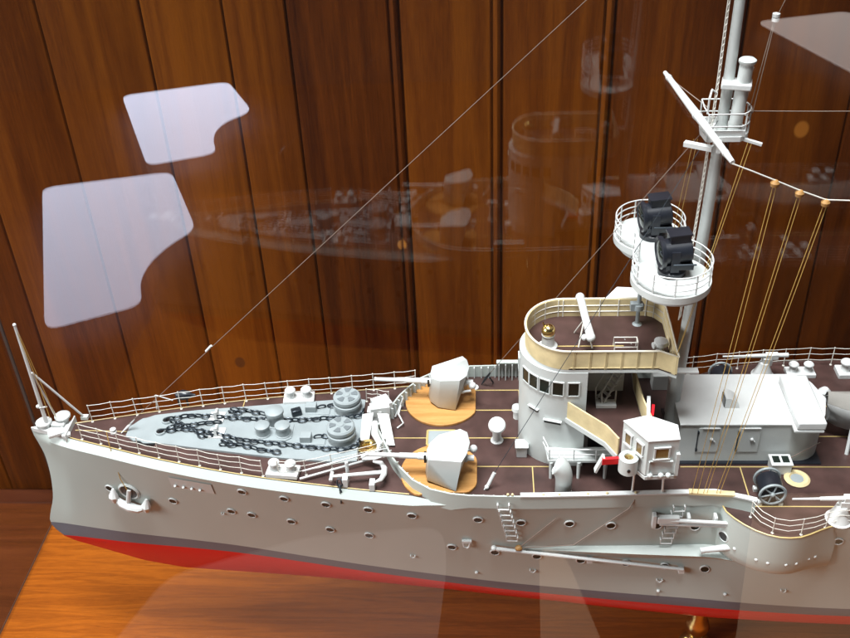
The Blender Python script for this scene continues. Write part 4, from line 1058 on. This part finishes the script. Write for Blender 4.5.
tbl = MB().box((25, 20, -4.6), (420, 157, 6)).build('table', 'table', None, loc=None, bev=.5)
tag(tbl, 'wide dark reddish wooden table carrying the glass case', 'table')
# panelled wall : planks with beaded grooves
edges = [-189, -178, -166.5, -156, -145, -133, -122, -112, -101, -90, -78.5, -67, -56, -45.3, -34.6, -26.2, -19.8, -8.4, 1.95, 13.2, 26.1, 37.8, 49, 60.5, 72, 83, 95, 106, 118, 129, 141, 152, 164, 175, 187, 198]
wl = MB()
YW = 99.0
for i, (a, b) in enumerate(zip(edges, edges[1:])):
    wl.tint = random.random()
    if abs(a+19.8) < .1: wl.tint = .0
    if abs(a+26.2) < .1: wl.tint = .5
    if abs(a+45.3) < .1: wl.tint = .62
    if abs(a+34.6) < .1: wl.tint = .72
    if a in (-8.4, 1.95): wl.tint = .5
    if a in (13.2,): wl.tint = .28
    if a in (26.1,): wl.tint = .42
    if a in (-56,): wl.tint = .35
    prof = [(a+.10, 1.4), (a+.10, .3), (a+.2, .08), (a+.35, 0), (b-1.25, 0), (b-1.12, .12), (b-1.05, .5), (b-.98, .5), (b-.9, .12), (b-.76, .0), (b-.5, -.08), (b-.25, .04), (b-.13, .25), (b-.12, 1.4)]
    if round(b, 2) not in (-8.4, 1.95, 13.2, 26.1, 60.5, 83, 118, -90):
        prof = [(a+.08, 1.4), (a+.08, .25), (a+.16, .06), (a+.3, 0), (b-.32, 0), (b-.16, .07), (b-.08, .25), (b-.08, 1.4)]
    wl.grid([[V(x, YW+y, z) for x, y in prof] for z in (-8, 20, 50, 75, 105)])
wl.tint = .2
wl.box((4, YW+2.1, 48), (390, 1.6, 114))
wall_o = wl.build('panelled_wall', 'wall', None, loc=None)
tag(wall_o, 'tall stained wooden wall of upright beaded planks behind the glass case', 'wall')

# lit ceiling panels seen mirrored in the glass top, glow panels added for glare, and the ceiling they hang from
shape = [(-157, 311), (-113, 322), (-94.5, 281), (-101, 270.5), (-104.3, 260), (-104.3, 249.6), (-100, 237), (-124.6, 224.5)]
shape2 = [(-153, 394.5), (-110, 407.5), (-94, 376.5), (-103, 366), (-104.8, 357), (-103.8, 349), (-100, 338), (-124, 328.5)]
def fillet(pts, r=5.0, n=5):
    out = []; k = len(pts)
    for i in range(k):
        p, a, b = Vector(pts[i]), Vector(pts[i-1]), Vector(pts[(i+1) % k])
        da, db = (a-p), (b-p); ra = min(r, da.length*.45); rb = min(r, db.length*.45)
        q0, q1 = p+da.normalized()*ra, p+db.normalized()*rb
        for t in range(n+1):
            t /= n; out.append(tuple(q0*(1-t)**2+p*2*t*(1-t)+q1*t*t))
    return out
def light(pts, dx, dy, label, mt='lamp'):  # builds the lit ceiling panels and the added glare panels
    m = MB().prism([(x+130, y-265) for x, y in fillet(pts)], 0, .6)
    o = m.build('ceiling_glow_panel', mt, None, loc=(-130+dx, 265+dy, 240), smooth=False)
    tag(o, label, 'ceiling light', 'notched ceiling light panels'); return o
light(shape, 0, 0, 'bright notched white light panel mirrored in the glass, larger lower shape left of the ship')
light(shape2, 0, 0, 'bright notched white light panel mirrored in the glass, smaller upper shape at the left')
light(shape, 285, 157, 'dim pinkish notched light panel mirrored in the glass, upper right beyond the mast', 'lamp_dim')
light([(11.0, 145), (16.2, 142.5), (23.6, 113), (9.8, 113)], 0, 0, 'narrow amber glow panel added to mirror as a pale wedge across the lower hull', 'glare_amber')  # added glowing panel, shaped so its reflection makes the glare wedge
light([(59, 160), (96, 160), (88, 113), (44, 113)], 0, 0, 'wide amber glow panel added to mirror as a pale veil over the hull aft of the sponson', 'glare_amber')  # added glowing panel, no known lamp; its reflection veils the after hull
light([(-9.5, 150), (-8.2, 140), (-10.2, 113), (-75, 113), (-66, 136), (-38, 147)], 0, 0, 'faint broad glow panel added to mirror as a hazy veil over the forward hull and floor', 'glare_faint')  # added glowing panel, outlined to cast a reflected haze over the bow
ceil = MB().box((0, 240, 251), (1400, 1300, 8)).build('ceiling', 'ceiling', None, smooth=False); tag(ceil, kind='structure')

# ------------------------------------------------------------------ lamps
def area(name, loc, target, size, power, col):
    l = bpy.data.lights.new(name, 'AREA'); l.shape = 'RECTANGLE'; l.size = size[0]*S; l.size_y = size[1]*S; l.energy = power; l.color = col
    o = bpy.data.objects.new(name, l); C.objects.link(o); o.location = Vector(loc)*S
    o.rotation_euler = (Vector(target)-Vector(loc)).to_track_quat('-Z', 'Y').to_euler()
    return o
area('overhead_lamp', (-26, 42, 230), (-2, 72, 25), (120, 40), 96, (.95, .985, 1))
area('window_lamp', (-260, -40, 150), (-10, 72, 25), (130, 120), 66, (.97, .99, 1))
w = bpy.data.worlds.new('World'); bpy.context.scene.world = w; w.use_nodes = True
w.node_tree.nodes['Background'].inputs['Color'].default_value = (.8, .9, 1, 1); w.node_tree.nodes['Background'].inputs['Strength'].default_value = .035

# ------------------------------------------------------------------ camera
th, rl_, yw = math.radians(35), math.radians(2.86), math.radians(-4.2)
d = V(math.sin(yw)*math.cos(th), math.cos(yw)*math.cos(th), -math.sin(th)); r = V(math.cos(yw), -math.sin(yw), 0); u = r.cross(d)
r2 = r*math.cos(rl_)-u*math.sin(rl_); u2 = u*math.cos(rl_)+r*math.sin(rl_)
cam = bpy.data.cameras.new('camera'); co = bpy.data.objects.new('camera', cam); C.objects.link(co)
mt = Matrix((r2, u2, -d)).transposed().to_4x4(); mt.translation = V(0, 0, 96)*S; co.matrix_world = mt
cam.sensor_width = 36; cam.lens = 36*997.64/850; cam.clip_start = .005; cam.clip_end = 60
sc = bpy.context.scene; sc.camera = co
sc.view_settings.view_transform = 'Standard'; sc.view_settings.look = 'None'; sc.view_settings.exposure = .36; sc.view_settings.gamma = 1
sc.cycles.max_bounces = 10; sc.cycles.transparent_max_bounces = 16
